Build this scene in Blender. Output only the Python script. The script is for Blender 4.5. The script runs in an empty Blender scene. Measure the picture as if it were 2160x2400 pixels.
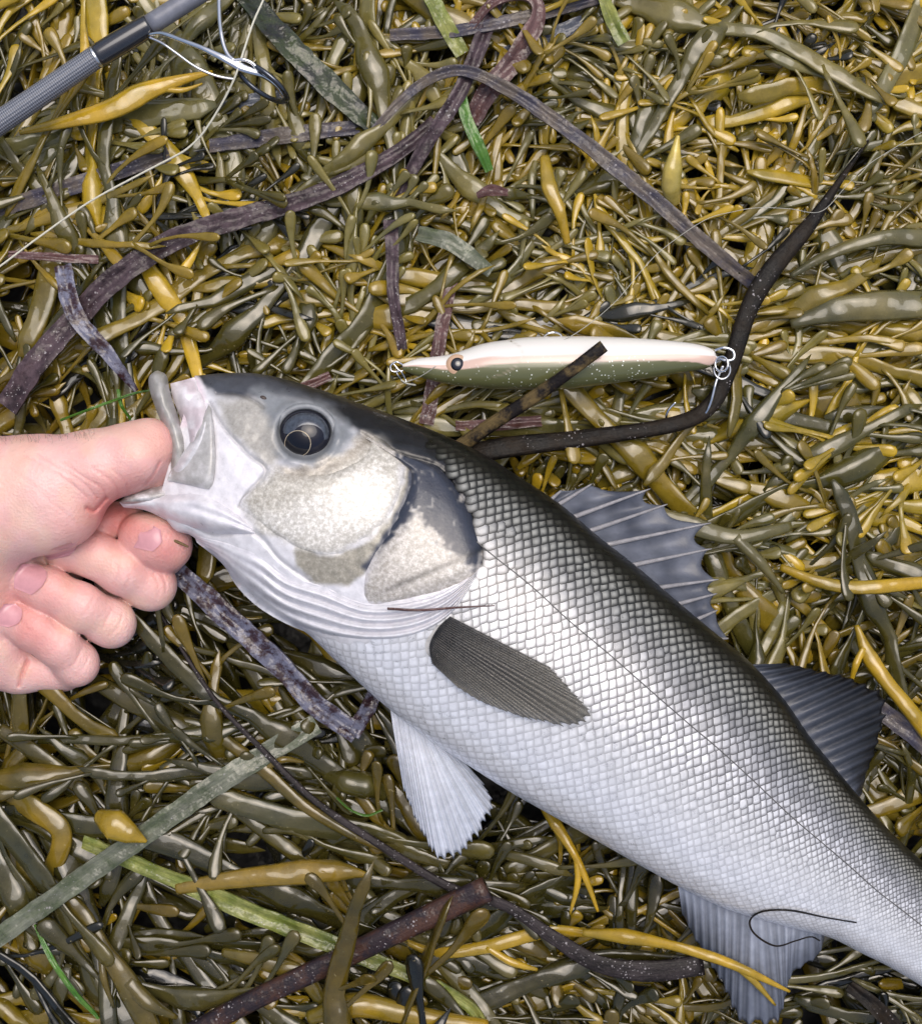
import bpy, math, random
import numpy as np
from mathutils import Vector
R = math.radians
rng = np.random.default_rng(7)
random.seed(7)
scene = bpy.context.scene
C = scene.collection

# ------------------------------------------------------------------ camera
HC, FPX = 0.55, 3120.0            # camera height (m), focal length in photo pixels
cam = bpy.data.cameras.new('camera'); cam_o = bpy.data.objects.new('camera', cam); C.objects.link(cam_o)
cam_o.location = (0, 0, HC); cam_o.rotation_euler = (0, 0, 0)
cam.sensor_fit = 'VERTICAL'; cam.sensor_height = 24; cam.lens = FPX/2400*24
cam.clip_start = 0.02; cam.clip_end = 100
scene.camera = cam_o
# ------------------------------------------------------------------ world, sun, exposure
SUN_EL, SUN_AZ = 74, 25            # degrees; azimuth measured from +Y (top of picture) towards +X
world = bpy.data.worlds.new('World'); scene.world = world; world.use_nodes = True
wn = world.node_tree.nodes; wl = world.node_tree.links
sky = wn.new('ShaderNodeTexSky'); sky.sky_type = 'NISHITA'; sky.sun_disc = False
sky.sun_elevation = R(SUN_EL); sky.sun_rotation = R(SUN_AZ)
sky.air_density = 1.0; sky.dust_density = 6.0; sky.ozone_density = 1.0
wl.new(sky.outputs[0], wn['Background'].inputs[0]); wn['Background'].inputs[1].default_value = 0.13
sl = bpy.data.lights.new('sun', 'SUN'); sl.energy = 1.4; sl.angle = R(50); sl.color = (1, 0.97, 0.93)
so = bpy.data.objects.new('sun', sl); C.objects.link(so)
d = Vector((math.sin(R(SUN_AZ))*math.cos(R(SUN_EL)), math.cos(R(SUN_AZ))*math.cos(R(SUN_EL)), math.sin(R(SUN_EL))))
so.rotation_euler = d.to_track_quat('Z', 'Y').to_euler(); so.location = (0.3, 0.8, 2)
vs = scene.view_settings
vs.view_transform = 'Standard'; vs.look = 'None'; vs.gamma = 1; vs.exposure = 0.22; vs.use_curve_mapping = False

scene.cycles.max_bounces = 6; scene.cycles.diffuse_bounces = 2; scene.cycles.glossy_bounces = 3

# ------------------------------------------------------------------ helpers
DF = 2160/1820.0                   # the 1820 px preview of the photograph -> photo pixels
def W(px, py, z):                  # photo pixel + height (m) -> world point
    px = np.asarray(px, float); py = np.asarray(py, float); z = np.asarray(z, float) + 0*px
    k = (HC - z)/FPX
    return np.stack([(px-1080)*k, (1200-py)*k, z], -1)
def spl(pts, n, dim=None):         # Catmull-Rom through pts, n samples evenly spaced in length
    P = np.asarray(pts, float)
    if P.ndim == 1: P = P[:, None]
    m = len(P)
    if m == 2:
        t = np.linspace(0, 1, n)[:, None]; return P[0]*(1-t)+P[1]*t
    E = np.vstack([2*P[0]-P[1], P, 2*P[-1]-P[-2]])
    t = np.linspace(0, m-1, 40*(m-1)+1); i = np.minimum(t.astype(int), m-2); f = (t-i)[:, None]
    a, b, c, e = E[i], E[i+1], E[i+2], E[i+3]
    Q = 0.5*(2*b+(c-a)*f+(2*a-5*b+4*c-e)*f**2+(3*b-a-3*c+e)*f**3)
    L = np.r_[0, np.cumsum(np.linalg.norm(np.diff(Q[:, :2], axis=0), axis=1) if P.shape[1] > 1 else np.abs(np.diff(Q[:, 0])))]
    if L[-1] == 0: return np.repeat(P[:1], n, 0)
    u = np.linspace(0, L[-1], n)
    return np.stack([np.interp(u, L, Q[:, k]) for k in range(Q.shape[1])], -1)
def interp(xs, ys, x): return np.interp(x, xs, ys)
def sstep(a, b, x):
    t = np.clip((x-a)/(b-a), 0, 1); return t*t*(3-2*t)
def sdpoly(px, py, poly):          # signed distance to a polygon, negative inside
    poly = np.asarray(poly, float); d2 = np.full(px.shape, 1e18); ins = np.zeros(px.shape, bool)
    for (x0, y0), (x1, y1) in zip(poly, np.roll(poly, -1, 0)):
        ex, ey = x1-x0, y1-y0; wx, wy = px-x0, py-y0
        t = np.clip((wx*ex+wy*ey)/(ex*ex+ey*ey+1e-12), 0, 1)
        d2 = np.minimum(d2, (wx-ex*t)**2+(wy-ey*t)**2)
        c = ((y0 > py) != (y1 > py)) & (px < (x1-x0)*(py-y0)/((y1-y0)+1e-12)+x0)
        ins ^= c
    return np.sqrt(d2)*np.where(ins, -1, 1)
def sdline(px, py, pts):
    d2 = np.full(px.shape, 1e18)
    for (x0, y0), (x1, y1) in zip(pts[:-1], pts[1:]):
        ex, ey = x1-x0, y1-y0; wx, wy = px-x0, py-y0
        t = np.clip((wx*ex+wy*ey)/(ex*ex+ey*ey+1e-12), 0, 1)
        d2 = np.minimum(d2, (wx-ex*t)**2+(wy-ey*t)**2)
    return np.sqrt(d2)
def vnoise(x, y, seed=0):          # smooth value noise in 2D
    r = np.random.default_rng(seed).random((64, 64))
    xi = np.floor(x).astype(int); yi = np.floor(y).astype(int); fx = x-xi; fy = y-yi
    fx = fx*fx*(3-2*fx); fy = fy*fy*(3-2*fy)
    g = lambda a, b: r[a % 64, b % 64]
    return (g(xi, yi)*(1-fx)+g(xi+1, yi)*fx)*(1-fy)+(g(xi, yi+1)*(1-fx)+g(xi+1, yi+1)*fx)*fy
def make_mesh(name, V, faces, col=None, suv=None, smooth=True):
    """faces: list of integer arrays (n,3)/(n,4)"""
    me = bpy.data.meshes.new(name); V = np.asarray(V, np.float32)
    faces = [np.asarray(f, np.int32) for f in (faces if isinstance(faces, list) else [faces]) if len(f)]
    me.vertices.add(len(V)); me.vertices.foreach_set('co', V.ravel())
    nl = sum(f.size for f in faces); nf = sum(len(f) for f in faces)
    me.loops.add(nl); me.polygons.add(nf)
    me.loops.foreach_set('vertex_index', np.concatenate([f.ravel() for f in faces]))
    tot = np.concatenate([np.full(len(f), f.shape[1], np.int32) for f in faces])
    st = np.r_[0, np.cumsum(tot)[:-1]].astype(np.int32)
    me.polygons.foreach_set('loop_start', st)
    try: me.polygons.foreach_set('loop_total', tot)
    except Exception: pass
    me.polygons.foreach_set('use_smooth', np.full(nf, smooth))
    if col is not None:
        col = np.asarray(col, np.float32)
        if col.ndim == 1: col = np.tile(col, (len(V), 1))
        if col.shape[1] == 3: col = np.c_[col, np.zeros(len(col), np.float32)]
        a = me.attributes.new('Col', 'FLOAT_COLOR', 'POINT'); a.data.foreach_set('color', col.astype(np.float32).ravel())
    if suv is not None:
        a = me.attributes.new('suv', 'FLOAT_VECTOR', 'POINT'); a.data.foreach_set('vector', np.asarray(suv, np.float32).ravel())
    me.update(calc_edges=True); me.validate()
    return me
def obj(name, me, mat=None, parent=None):
    o = bpy.data.objects.new(name, me); C.objects.link(o)
    if me is not None and mat is not None and len(me.materials) == 0: me.materials.append(mat)
    if parent is not None: o.parent = parent
    return o
def tag(o, label, cat, group=None, kind=None):
    if label: o['label'] = label
    if cat: o['category'] = cat
    if group: o['group'] = group
    if kind: o['kind'] = kind
    return o
def empty(name, loc):
    o = bpy.data.objects.new(name, None); C.objects.link(o); o.location = loc; o.empty_display_size = 0.02
    return o
def adopt(o, parent):              # parent while keeping world coordinates (parents carry only a translation)
    o.parent = parent; o.location = o.location - parent.location
    return o
def grid_faces(n, m, wrap=False, base=0):
    i = np.arange(n-1)[:, None]; j = np.arange(m if wrap else m-1)[None, :]
    a = i*m+j; b = i*m+(j+1) % m
    return np.stack([a, b, b+m, a+m], -1).reshape(-1, 4)+base
FLAT9 = ((1, 0), (.88, .86), (.35, 1), (-.35, 1), (-.88, .86), (-1, 0), (-.85, -.85), (0, -1), (.85, -.85))
FLAT8 = ((1, 0), (.80, .78), (.25, 1), (-.25, 1), (-.80, .78), (-1, 0), (-.6, -.85), (.6, -.85))
def sweep(P, w, h, sides=8, roll=0.0, power=1.0, sec=None):
    """tube of elliptic section w (sideways) x h (up) along P; returns V, faces(list), suv"""
    P = np.asarray(P, float); n = len(P); sides = len(sec) if sec is not None else sides; w = np.broadcast_to(w, n); h = np.broadcast_to(h, n); roll = np.broadcast_to(roll, n)
    T = np.gradient(P, axis=0); T /= np.linalg.norm(T, axis=1)[:, None]+1e-12
    S = np.cross(T, [0, 0, 1.0]); l = np.linalg.norm(S, axis=1)
    S[l < 1e-3] = (1, 0, 0); S /= np.linalg.norm(S, axis=1)[:, None]; N = np.cross(S, T)
    cr, sr = np.cos(roll)[:, None], np.sin(roll)[:, None]; S, N = S*cr+N*sr, N*cr-S*sr
    ph = np.arange(sides)/sides*2*np.pi
    ca, sa = np.cos(ph), np.sin(ph)
    if sec is not None: ca, sa = np.array(sec, float).T
    if power != 1: ca, sa = np.sign(ca)*np.abs(ca)**power, np.sign(sa)*np.abs(sa)**power
    V = P[:, None]+S[:, None]*(w[:, None]*ca)[..., None]+N[:, None]*(h[:, None]*sa)[..., None]
    F = grid_faces(n, sides, True)[:, ::-1]
    cap0 = np.arange(sides)[None, :]; cap1 = ((n-1)*sides+np.arange(sides))[None, ::-1]
    L = np.r_[0, np.cumsum(np.linalg.norm(np.diff(P, axis=0), axis=1))]
    suv = np.stack([np.repeat(L, sides), np.tile(ca, n), np.tile(sa, n)], -1)
    tri = lambda c: np.stack([np.full(sides-2, c[0]), c[1:-1], c[2:]], -1)
    return V.reshape(-1, 3), [F, tri(cap0[0]), tri(cap1[0])], suv

def flat(P, w, h, roll, seed, m=9):
    """flat strap: separate top and bottom sheets and crisp edges, slightly channelled and ragged"""
    n = len(P); T = np.gradient(P, axis=0); T /= np.linalg.norm(T, axis=1)[:, None]+1e-12
    S = np.cross(T, [0, 0, 1.0]); S /= np.linalg.norm(S, axis=1)[:, None]+1e-12; Nn = np.cross(S, T)
    roll = np.broadcast_to(roll, n); cr_, sr_ = np.cos(roll)[:, None], np.sin(roll)[:, None]; S, Nn = S*cr_+Nn*sr_, Nn*cr_-S*sr_
    x = np.linspace(-1, 1, m); L = np.r_[0, np.cumsum(np.linalg.norm(np.diff(P, axis=0), axis=1))]
    rag = 1+0.07*(np.stack([vnoise(L*300+7, 0*L, seed+50), vnoise(L*300+7, 0*L+9, seed+51)], -1)-0.5)*2
    ww = w[:, None]*x*np.where(x < 0, rag[:, :1], rag[:, 1:])
    up = (0.16*np.abs(x)**1.5-0.10*np.cos(x*5))[None, :]*w[:, None]*(0.4+0.9*vnoise(L*60, 0*L+3, seed+9))[:, None]
    up = up+(vnoise(L[:, None]*160+0*x, x[None, :]*2.2+5, seed+20)-0.5)*0.0011
    top = P[:, None]+S[:, None]*ww[..., None]+Nn[:, None]*(up+h)[..., None]; bot = top-Nn[:, None]*2*h
    g = grid_faces(n, m); nm = n*m
    rim = lambda c, fl: (np.stack([c[:-1], c[1:], c[1:]+nm, c[:-1]+nm], -1)[:, ::fl])
    c0 = np.arange(n)*m; c1_ = c0+m-1; e0 = np.arange(m); e1 = (n-1)*m+np.arange(m)
    V = np.concatenate([top.reshape(-1, 3), bot.reshape(-1, 3)])
    F = [g, g[:, ::-1]+nm]
    # separate edge vertices keep the rim crisp
    R_ = np.concatenate([rim(c0, -1), rim(c1_, 1), rim(e0, 1), rim(e1, -1)]); V = np.concatenate([V, V]); F.append(R_+2*nm)
    f0 = V[g[len(g)//2]]
    if np.cross(f0[1]-f0[0], f0[2]-f0[0])[2] < 0: F = [q[:, ::-1] for q in F]
    sv = np.stack([np.repeat(L, m), np.tile(x, n), np.ones(nm)], -1); sv = np.concatenate([sv]*4)
    return V, [np.concatenate(F)], sv

# ------------------------------------------------------------------ materials
def mat(name):
    m = bpy.data.materials.new(name); m.use_nodes = True
    nt = m.node_tree; b = nt.nodes['Principled BSDF']
    return m, nt.nodes, nt.links, b
def N(nodes, t, **kw):
    n = nodes.new(t)
    for k, v in kw.items():
        if k in n.inputs: n.inputs[k].default_value = v
        else: setattr(n, k, v)
    return n
def mixc(nodes, links, mode, fac, a, b):
    n = nodes.new('ShaderNodeMix'); n.data_type = 'RGBA'; n.blend_type = mode
    for sock, v in ((n.inputs[0], fac), (n.inputs[6], a), (n.inputs[7], b)):
        if hasattr(v, 'is_output'): links.new(v, sock)
        elif isinstance(v, (int, float)): sock.default_value = v
        else: sock.default_value = (*v, 1)[:4]
    return n.outputs[2]
def ramp(nodes, links, src, stops):
    n = nodes.new('ShaderNodeValToRGB'); e = n.color_ramp.elements
    while len(e) < len(stops): e.new(0.5)
    for k, (p, c) in enumerate(stops):
        e[k].position = p; e[k].color = (c, c, c, 1) if isinstance(c, (int, float)) else (*c, 1)
    links.new(src, n.inputs[0]); return n.outputs[0]
def noise(nodes, links, scale, detail=3, vec=None, rough=0.6):
    n = N(nodes, 'ShaderNodeTexNoise', Scale=scale, Detail=detail, Roughness=rough)
    if vec is None:
        tc = nodes.new('ShaderNodeTexCoord'); vec = tc.outputs['Object']
    links.new(vec, n.inputs['Vector']); return n.outputs['Fac']
def bump(nodes, links, b, h, strength, dist):
    n = N(nodes, 'ShaderNodeBump', Strength=strength, Distance=dist); links.new(h, n.inputs['Height']); links.new(n.outputs[0], b.inputs['Normal'])
def simple(name, col, rough=0.4, metal=0.0, coat=0.0, nscale=0, namp=0.3, bumpd=0.0):
    m, nd, lk, b = mat(name)
    b.inputs['Base Color'].default_value = (*col, 1); b.inputs['Roughness'].default_value = rough; b.inputs['Metallic'].default_value = metal
    b.inputs['Coat Weight'].default_value = coat; b.inputs['Coat Roughness'].default_value = 0.08
    if nscale:
        f = noise(nd, lk, nscale)
        lk.new(mixc(nd, lk, 'MULTIPLY', 1.0, col, ramp(nd, lk, f, [(0.3, 1-namp), (0.7, 1+namp)])), b.inputs['Base Color'])
        if bumpd: bump(nd, lk, b, f, 0.6, bumpd)
    return m
def m_wrack():
    m, nd, lk, b = mat('wet_wrack')
    at = N(nd, 'ShaderNodeAttribute', attribute_name='Col'); oi = nd.new('ShaderNodeObjectInfo')
    c = mixc(nd, lk, 'MULTIPLY', 1.0, at.outputs['Color'], oi.outputs['Color'])
    geo = nd.new('ShaderNodeNewGeometry'); pos = geo.outputs['Position']
    f = noise(nd, lk, 160, 4, pos); f2 = noise(nd, lk, 38, 2, pos); f4 = noise(nd, lk, 95, 2, pos)
    c = mixc(nd, lk, 'MULTIPLY', 1.0, c, ramp(nd, lk, f, [(0.25, 0.72), (0.75, 1.2)]))
    c = mixc(nd, lk, 'MULTIPLY', 1.0, c, ramp(nd, lk, f2, [(0.3, (0.62, 0.68, 0.75)), (0.7, (1.25, 1.18, 1.0))]))
    # small pale specks and grazing marks
    sp = N(nd, 'ShaderNodeTexNoise', Scale=700, Detail=2, Roughness=0.5); lk.new(pos, sp.inputs['Vector'])
    c = mixc(nd, lk, 'MIX', ramp(nd, lk, sp.outputs['Fac'], [(0.70, 0.0), (0.76, 0.45)]), c, (0.35, 0.30, 0.16))
    lk.new(c, b.inputs['Base Color'])
    lk.new(ramp(nd, lk, f, [(0.3, 0.20), (0.75, 0.42)]), b.inputs['Roughness'])
    b.inputs['Specular IOR Level'].default_value = 0.18
    # film of water: a smooth wavy coat that mirrors the bright sky in sharp-edged patches
    b.inputs['Coat Weight'].default_value = 0.9; b.inputs['Coat Roughness'].default_value = 0.07; b.inputs['Coat IOR'].default_value = 1.55
    fw = noise(nd, lk, 50, 2, pos, 0.4)
    cbp = N(nd, 'ShaderNodeBump', Strength=0.9, Distance=0.0055); lk.new(fw, cbp.inputs['Height']); lk.new(cbp.outputs[0], b.inputs['Coat Normal'])
    f3 = noise(nd, lk, 420, 3, pos)
    bump(nd, lk, b, f3, 0.3, 0.0006)
    return m
def m_blade(name, c1, c2, spots=0.0, rough=0.35, vein=0.45, mscale=90, sharp=0.1, spec=0.22, coat=0.6):
    m, nd, lk, b = mat(name)
    at = N(nd, 'ShaderNodeAttribute', attribute_name='suv')
    mp = N(nd, 'ShaderNodeMapping'); mp.inputs['Scale'].default_value = (40, 5, 0.5); lk.new(at.outputs['Vector'], mp.inputs[0])
    mp2 = N(nd, 'ShaderNodeMapping'); mp2.inputs['Scale'].default_value = (70, 1.1, 0.3); lk.new(at.outputs['Vector'], mp2.inputs[0])
    f = noise(nd, lk, 1.0, 4, mp.outputs[0]); e = noise(nd, lk, 1.0, 5, mp2.outputs[0], 0.7)
    g = noise(nd, lk, mscale, 5, None, 0.7); fine = noise(nd, lk, 900, 3)
    c = mixc(nd, lk, 'MIX', ramp(nd, lk, g, [(0.5-sharp, 0), (0.5+sharp, 1)]), c1, c2)
    c = mixc(nd, lk, 'MULTIPLY', vein, c, ramp(nd, lk, f, [(0.3, 0.3), (0.7, 1.5)]))
    c = mixc(nd, lk, 'MULTIPLY', 0.6, c, ramp(nd, lk, e, [(0.3, 0.45), (0.7, 1.35)]))
    rg = ramp(nd, lk, g, [(0.3, rough*0.7), (0.7, rough*1.5)])
    if spots:
        tc = nd.new('ShaderNodeTexCoord')
        cl = ramp(nd, lk, noise(nd, lk, 70, 3), [(0.5-0.1*spots, 0.0), (0.62-0.1*spots, 1.0)])
        for sc, thr in ((620, 0.93-0.22*spots), (1150, 0.88-0.25*spots)):
            v = N(nd, 'ShaderNodeTexVoronoi', Scale=sc); lk.new(tc.outputs['Object'], v.inputs['Vector'])
            w = nd.new('ShaderNodeTexWhiteNoise'); lk.new(v.outputs['Position'], w.inputs['Vector'])
            gt = nd.new('ShaderNodeMath'); gt.operation = 'GREATER_THAN'; gt.inputs[1].default_value = thr; lk.new(w.outputs['Value'], gt.inputs[0])
            mk = nd.new('ShaderNodeMath'); mk.operation = 'MULTIPLY'; lk.new(gt.outputs[0], mk.inputs[0])
            lk.new(ramp(nd, lk, v.outputs['Distance'], [(0.16, 0.9), (0.34, 0.0)]), mk.inputs[1])
            mk2 = nd.new('ShaderNodeMath'); mk2.operation = 'MULTIPLY'; lk.new(mk.outputs[0], mk2.inputs[0]); lk.new(cl, mk2.inputs[1])
            c = mixc(nd, lk, 'MIX', mk2.outputs[0], c, (0.34, 0.32, 0.33))
    lk.new(c, b.inputs['Base Color']); lk.new(rg, b.inputs['Roughness'])
    b.inputs['Specular IOR Level'].default_value = spec
    b.inputs['Coat Weight'].default_value = coat; b.inputs['Coat Roughness'].default_value = 0.08
    fw = noise(nd, lk, 110, 3, None, 0.5)
    cbp = N(nd, 'ShaderNodeBump', Strength=0.9, Distance=0.003); lk.new(fw, cbp.inputs['Height']); lk.new(cbp.outputs[0], b.inputs['Coat Normal'])
    ad = nd.new('ShaderNodeMath'); ad.operation = 'ADD'; lk.new(f, ad.inputs[0]); lk.new(fine, ad.inputs[1])
    bump(nd, lk, b, ad.outputs[0], 0.5, 0.0006)
    return m
def m_fish(name, metal, rough, coat=0.35, bumpd=0.0003, spk=True):
    m, nd, lk, b = mat(name)
    at = N(nd, 'ShaderNodeAttribute', attribute_name='Col')
    c = at.outputs['Color']
    f = noise(nd, lk, 300, 3); g = noise(nd, lk, 900, 2)
    c = mixc(nd, lk, 'MULTIPLY', 1.0, c, ramp(nd, lk, f, [(0.3, 0.88), (0.7, 1.1)]))
    if spk:   # silver flecks between fine dark pigment, only where the alpha channel asks for it
        v = N(nd, 'ShaderNodeTexNoise', Scale=650, Detail=4, Roughness=0.75); tc = nd.new('ShaderNodeTexCoord'); lk.new(tc.outputs['Object'], v.inputs['Vector'])
        fl = mixc(nd, lk, 'MULTIPLY', 1.0, c, ramp(nd, lk, v.outputs['Fac'], [(0.36, (0.68, 0.66, 0.60)), (0.5, (0.97, 0.96, 0.93)), (0.62, (1.42, 1.42, 1.42))]))
        c = mixc(nd, lk, 'MIX', at.outputs['Alpha'], c, fl)
    lk.new(c, b.inputs['Base Color'])
    b.inputs['Metallic'].default_value = metal; b.inputs['Specular IOR Level'].default_value = 0.35
    lk.new(ramp(nd, lk, f, [(0.3, rough*0.75), (0.7, rough*1.3)]), b.inputs['Roughness'])
    b.inputs['Coat Weight'].default_value = coat; b.inputs['Coat Roughness'].default_value = 0.08
    bump(nd, lk, b, g, 0.4, bumpd)
    return m
def m_skin():
    m, nd, lk, b = mat('skin')
    at = N(nd, 'ShaderNodeAttribute', attribute_name='Col')
    f = noise(nd, lk, 120, 4); g = noise(nd, lk, 1500, 3); s = noise(nd, lk, 35, 2)
    c = mixc(nd, lk, 'MULTIPLY', 1.0, at.outputs['Color'], ramp(nd, lk, f, [(0.3, (0.93, 0.88, 0.87)), (0.7, (1.04, 1.06, 1.06))]))
    c = mixc(nd, lk, 'MULTIPLY', 1.0, c, ramp(nd, lk, s, [(0.3, (1.0, 0.9, 0.9)), (0.7, (1.0, 1.04, 1.05))]))
    lk.new(c, b.inputs['Base Color']); b.inputs['Roughness'].default_value = 0.42
    b.inputs['Subsurface Weight'].default_value = 0.35; b.inputs['Subsurface Radius'].default_value = (1, 0.35, 0.2); b.inputs['Subsurface Scale'].default_value = 0.004
    wv = N(nd, 'ShaderNodeTexVoronoi', Scale=900); tc = nd.new('ShaderNodeTexCoord'); lk.new(tc.outputs['Object'], wv.inputs['Vector'])
    ad = nd.new('ShaderNodeMath'); ad.operation = 'ADD'; lk.new(g, ad.inputs[0]); lk.new(wv.outputs['Distance'], ad.inputs[1])
    bump(nd, lk, b, ad.outputs[0], 0.35, 0.0005)
    return m
M = {}
M['wrack'] = m_wrack()
M['fish'] = m_fish('fish_skin', 0.05, 0.36)
M['scale'] = m_fish('fish_scale', 0.30, 0.33, 0.05, 0.0001, False)
M['fin'] = m_fish('fish_fin', 0.0, 0.42, 0.2, 0.0003, False)
M['clear_fin'] = m_fish('clear_fin', 0.0, 0.42, 0.1, 0.0002, False); M['clear_fin'].node_tree.nodes['Principled BSDF'].inputs['Alpha'].default_value = 0.66
M['jaw'] = m_fish('fish_jaw', 0.08, 0.36, 0.3, 0.0002, True)
M['skin'] = m_skin()
M['nail'] = simple('nail', (0.56, 0.28, 0.31), 0.28, 0, 0.12, 400, 0.06)
M['steel'] = simple('bright_steel', (0.75, 0.76, 0.78), 0.14, 1.0)
M['steel_dark'] = simple('dark_ring', (0.10, 0.11, 0.13), 0.15, 0.9)
M['line'] = simple('line', (0.55, 0.54, 0.45), 0.3)
M['thin_line'] = simple('thin_line', (0.36, 0.36, 0.32), 0.3)
M['rock'] = simple('wet_dark_rock', (0.010, 0.010, 0.011), 0.45, 0, 0.1, 60, 0.5, 0.004)

# ------------------------------------------------------------------ ground
def build_ground():
    n = 121
    x = np.linspace(-1, 1, n); x = np.sign(x)*np.abs(x)**2.2*12
    X, Y = np.meshgrid(x, x, indexing='ij')
    Z = -0.055 + 0.012*(vnoise(X*9+50, Y*9+50, 3)-0.5) + 0.006*(vnoise(X*40+90, Y*40+90, 4)-0.5)
    o = obj('ground', make_mesh('ground', np.stack([X, Y, Z], -1).reshape(-1, 3), grid_faces(n, n)[:, ::-1]), M['rock'])
    o['kind'] = 'structure'; o['label'] = 'dark wet shore rock under the seaweed'
build_ground()

# ------------------------------------------------------------------ the fish: body surface in photo pixels + height
ST = [((385,742),(310,1000),8,40),((440,737),(345,1046),14,40),((500,737),(378,1058),18.5,40),((560,748),(422,1094),22,39),((640,772),(475,1152),25,38.5),
 ((720,800),(540,1204),28,38),((800,829),(611,1255),30,37),((870,857),(667,1308),31.5,36.5),((950,895),(745,1380),32,36),((1028,944),(830,1448),32.5,36),
 ((1107,997),(920,1508),33,36),((1180,1059),(1010,1565),33,36),((1259,1121),(1100,1616),32.5,35.5),((1338,1189),(1190,1667),32,35),((1411,1250),(1275,1715),31,34),
 ((1479,1307),(1345,1753),30,33),((1546,1380),(1430,1793),28.5,31.5),((1597,1453),(1515,1819),26.5,30),((1642,1509),(1580,1836),25,29),((1698,1577),(1640,1852),23,27.5),
 ((1760,1645),(1700,1882),21,26),((1820,1701),(1760,1912),19,24.5),((1900,1775),(1840,1962),16.5,23),((2010,1870),(1945,2045),13.5,21.5),((2130,1975),(2060,2150),10.5,20.5),((2230,2065),(2160,2250),8,20)]
SU = np.array([s[0] for s in ST], float)*DF; SL = np.array([s[1] for s in ST], float)*DF
STH = np.array([s[2] for s in ST], float)/1000; SZ = np.array([s[3] for s in ST], float)/1000
NS = len(ST)
def cr(A, s):
    A = np.asarray(A, float); E = np.concatenate([[2*A[0]-A[1]], A, [2*A[-1]-A[-2]]])
    i = np.clip(np.floor(s).astype(int), 0, len(A)-2); f = s-i
    if A.ndim == 2: f = f[..., None]
    a, b, c, e = E[i], E[i+1], E[i+2], E[i+3]
    return 0.5*(2*b+(c-a)*f+(2*a-5*b+4*c-e)*f**2+(3*b-a-3*c+e)*f**3)
def body_pz(s, th):
    """s station number, th angle -pi/2 (dorsal outline) .. pi/2 (ventral outline) on the upper flank; beyond = under side"""
    u, l, t, z = cr(SU, s), cr(SL, s), cr(STH, s), cr(SZ, s)
    k = ((1+np.sin(th))/2)[..., None]
    p = u*(1-k)+l*k
    c = np.cos(th)
    return p[..., 0], p[..., 1], z+t*np.sign(c)*np.abs(c)**0.85
HM_STEP = 3.0; HM_X0, HM_Y0, HM_N, HM_M = -400, 700, 1200, 900
def heightmap(px, py, z):
    g = np.full((HM_N, HM_M), -9.0)
    i = np.clip(np.round((px-HM_X0)/HM_STEP).astype(int), 0, HM_N-1); j = np.clip(np.round((py-HM_Y0)/HM_STEP).astype(int), 0, HM_M-1)
    np.maximum.at(g, (i.ravel(), j.ravel()), z.ravel())
    for _ in range(60):
        m = g < -1
        acc = np.zeros_like(g); cnt = np.zeros_like(g)
        for di in (-1, 0, 1):
            for dj in (-1, 0, 1):
                q = np.roll(np.roll(g, di, 0), dj, 1); ok = q > -1; acc += np.where(ok, q, 0); cnt += ok
        g = np.where(m & (cnt > 0), acc/np.maximum(cnt, 1), g)
    sm = g.copy()
    for _ in range(2):
        sm = (sm+np.roll(sm, 1, 0)+np.roll(sm, -1, 0)+np.roll(sm, 1, 1)+np.roll(sm, -1, 1))/5
    return np.where(g > -1, sm, -1)
def lookup(g, px, py):
    x = np.clip((np.asarray(px)-HM_X0)/HM_STEP, 0, HM_N-2); y = np.clip((np.asarray(py)-HM_Y0)/HM_STEP, 0, HM_M-2)
    i = x.astype(int); j = y.astype(int); fx = x-i; fy = y-j
    return (g[i, j]*(1-fx)+g[i+1, j]*fx)*(1-fy)+(g[i, j+1]*(1-fx)+g[i+1, j+1]*fx)*fy
_s, _t = np.meshgrid(np.linspace(0, NS-1, 1400), np.linspace(-np.pi/2, np.pi/2, 420), indexing='ij')
FISH_H = heightmap(*body_pz(_s, _t))
fishH = lambda px, py: lookup(FISH_H, px, py)

def c1(*pts): return [(x*0.5556, 674.1+y*0.5556) for x, y in pts]         # crop of head -> preview px
def cb(*pts): return [(842.6+x*0.5629, 884.7+y*0.5629) for x, y in pts]   # crop of body -> preview px
def lerp3(a, b, t): return np.asarray(a)*(1-t[..., None])+np.asarray(b)*t[..., None]
HEADBACK = [(820,835),(885,915),(925,975),(950,1050),(962,1118),(925,1170),(885,1215),(800,1255),(690,1275),(620,1262)]
HEADPOLY = np.array([(300,650),(820,700)]+HEADBACK+[(500,1350),(150,1100),(150,700)], float)
def flank_col(v):
    xs = [0, 0.06, 0.15, 0.28, 0.42, 0.60, 0.74, 0.86, 1.0]
    cs = np.array([(.010,.011,.009),(.014,.015,.012),(.07,.072,.068),(.26,.265,.28),(.44,.45,.48),(.54,.55,.57),(.60,.61,.635),(.68,.69,.73),(.72,.73,.78)])
    return np.stack([np.interp(v, xs, cs[:, k]) for k in range(3)], -1)
CHEEK = np.array(c1((770,190),(960,180),(1010,420),(1180,400),(1290,320),(1440,435),(1425,520),(1380,620),(1300,700),(1200,770),(1080,740),(960,680),(860,610),(860,540),(960,460),(880,400),(800,330)))
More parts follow.
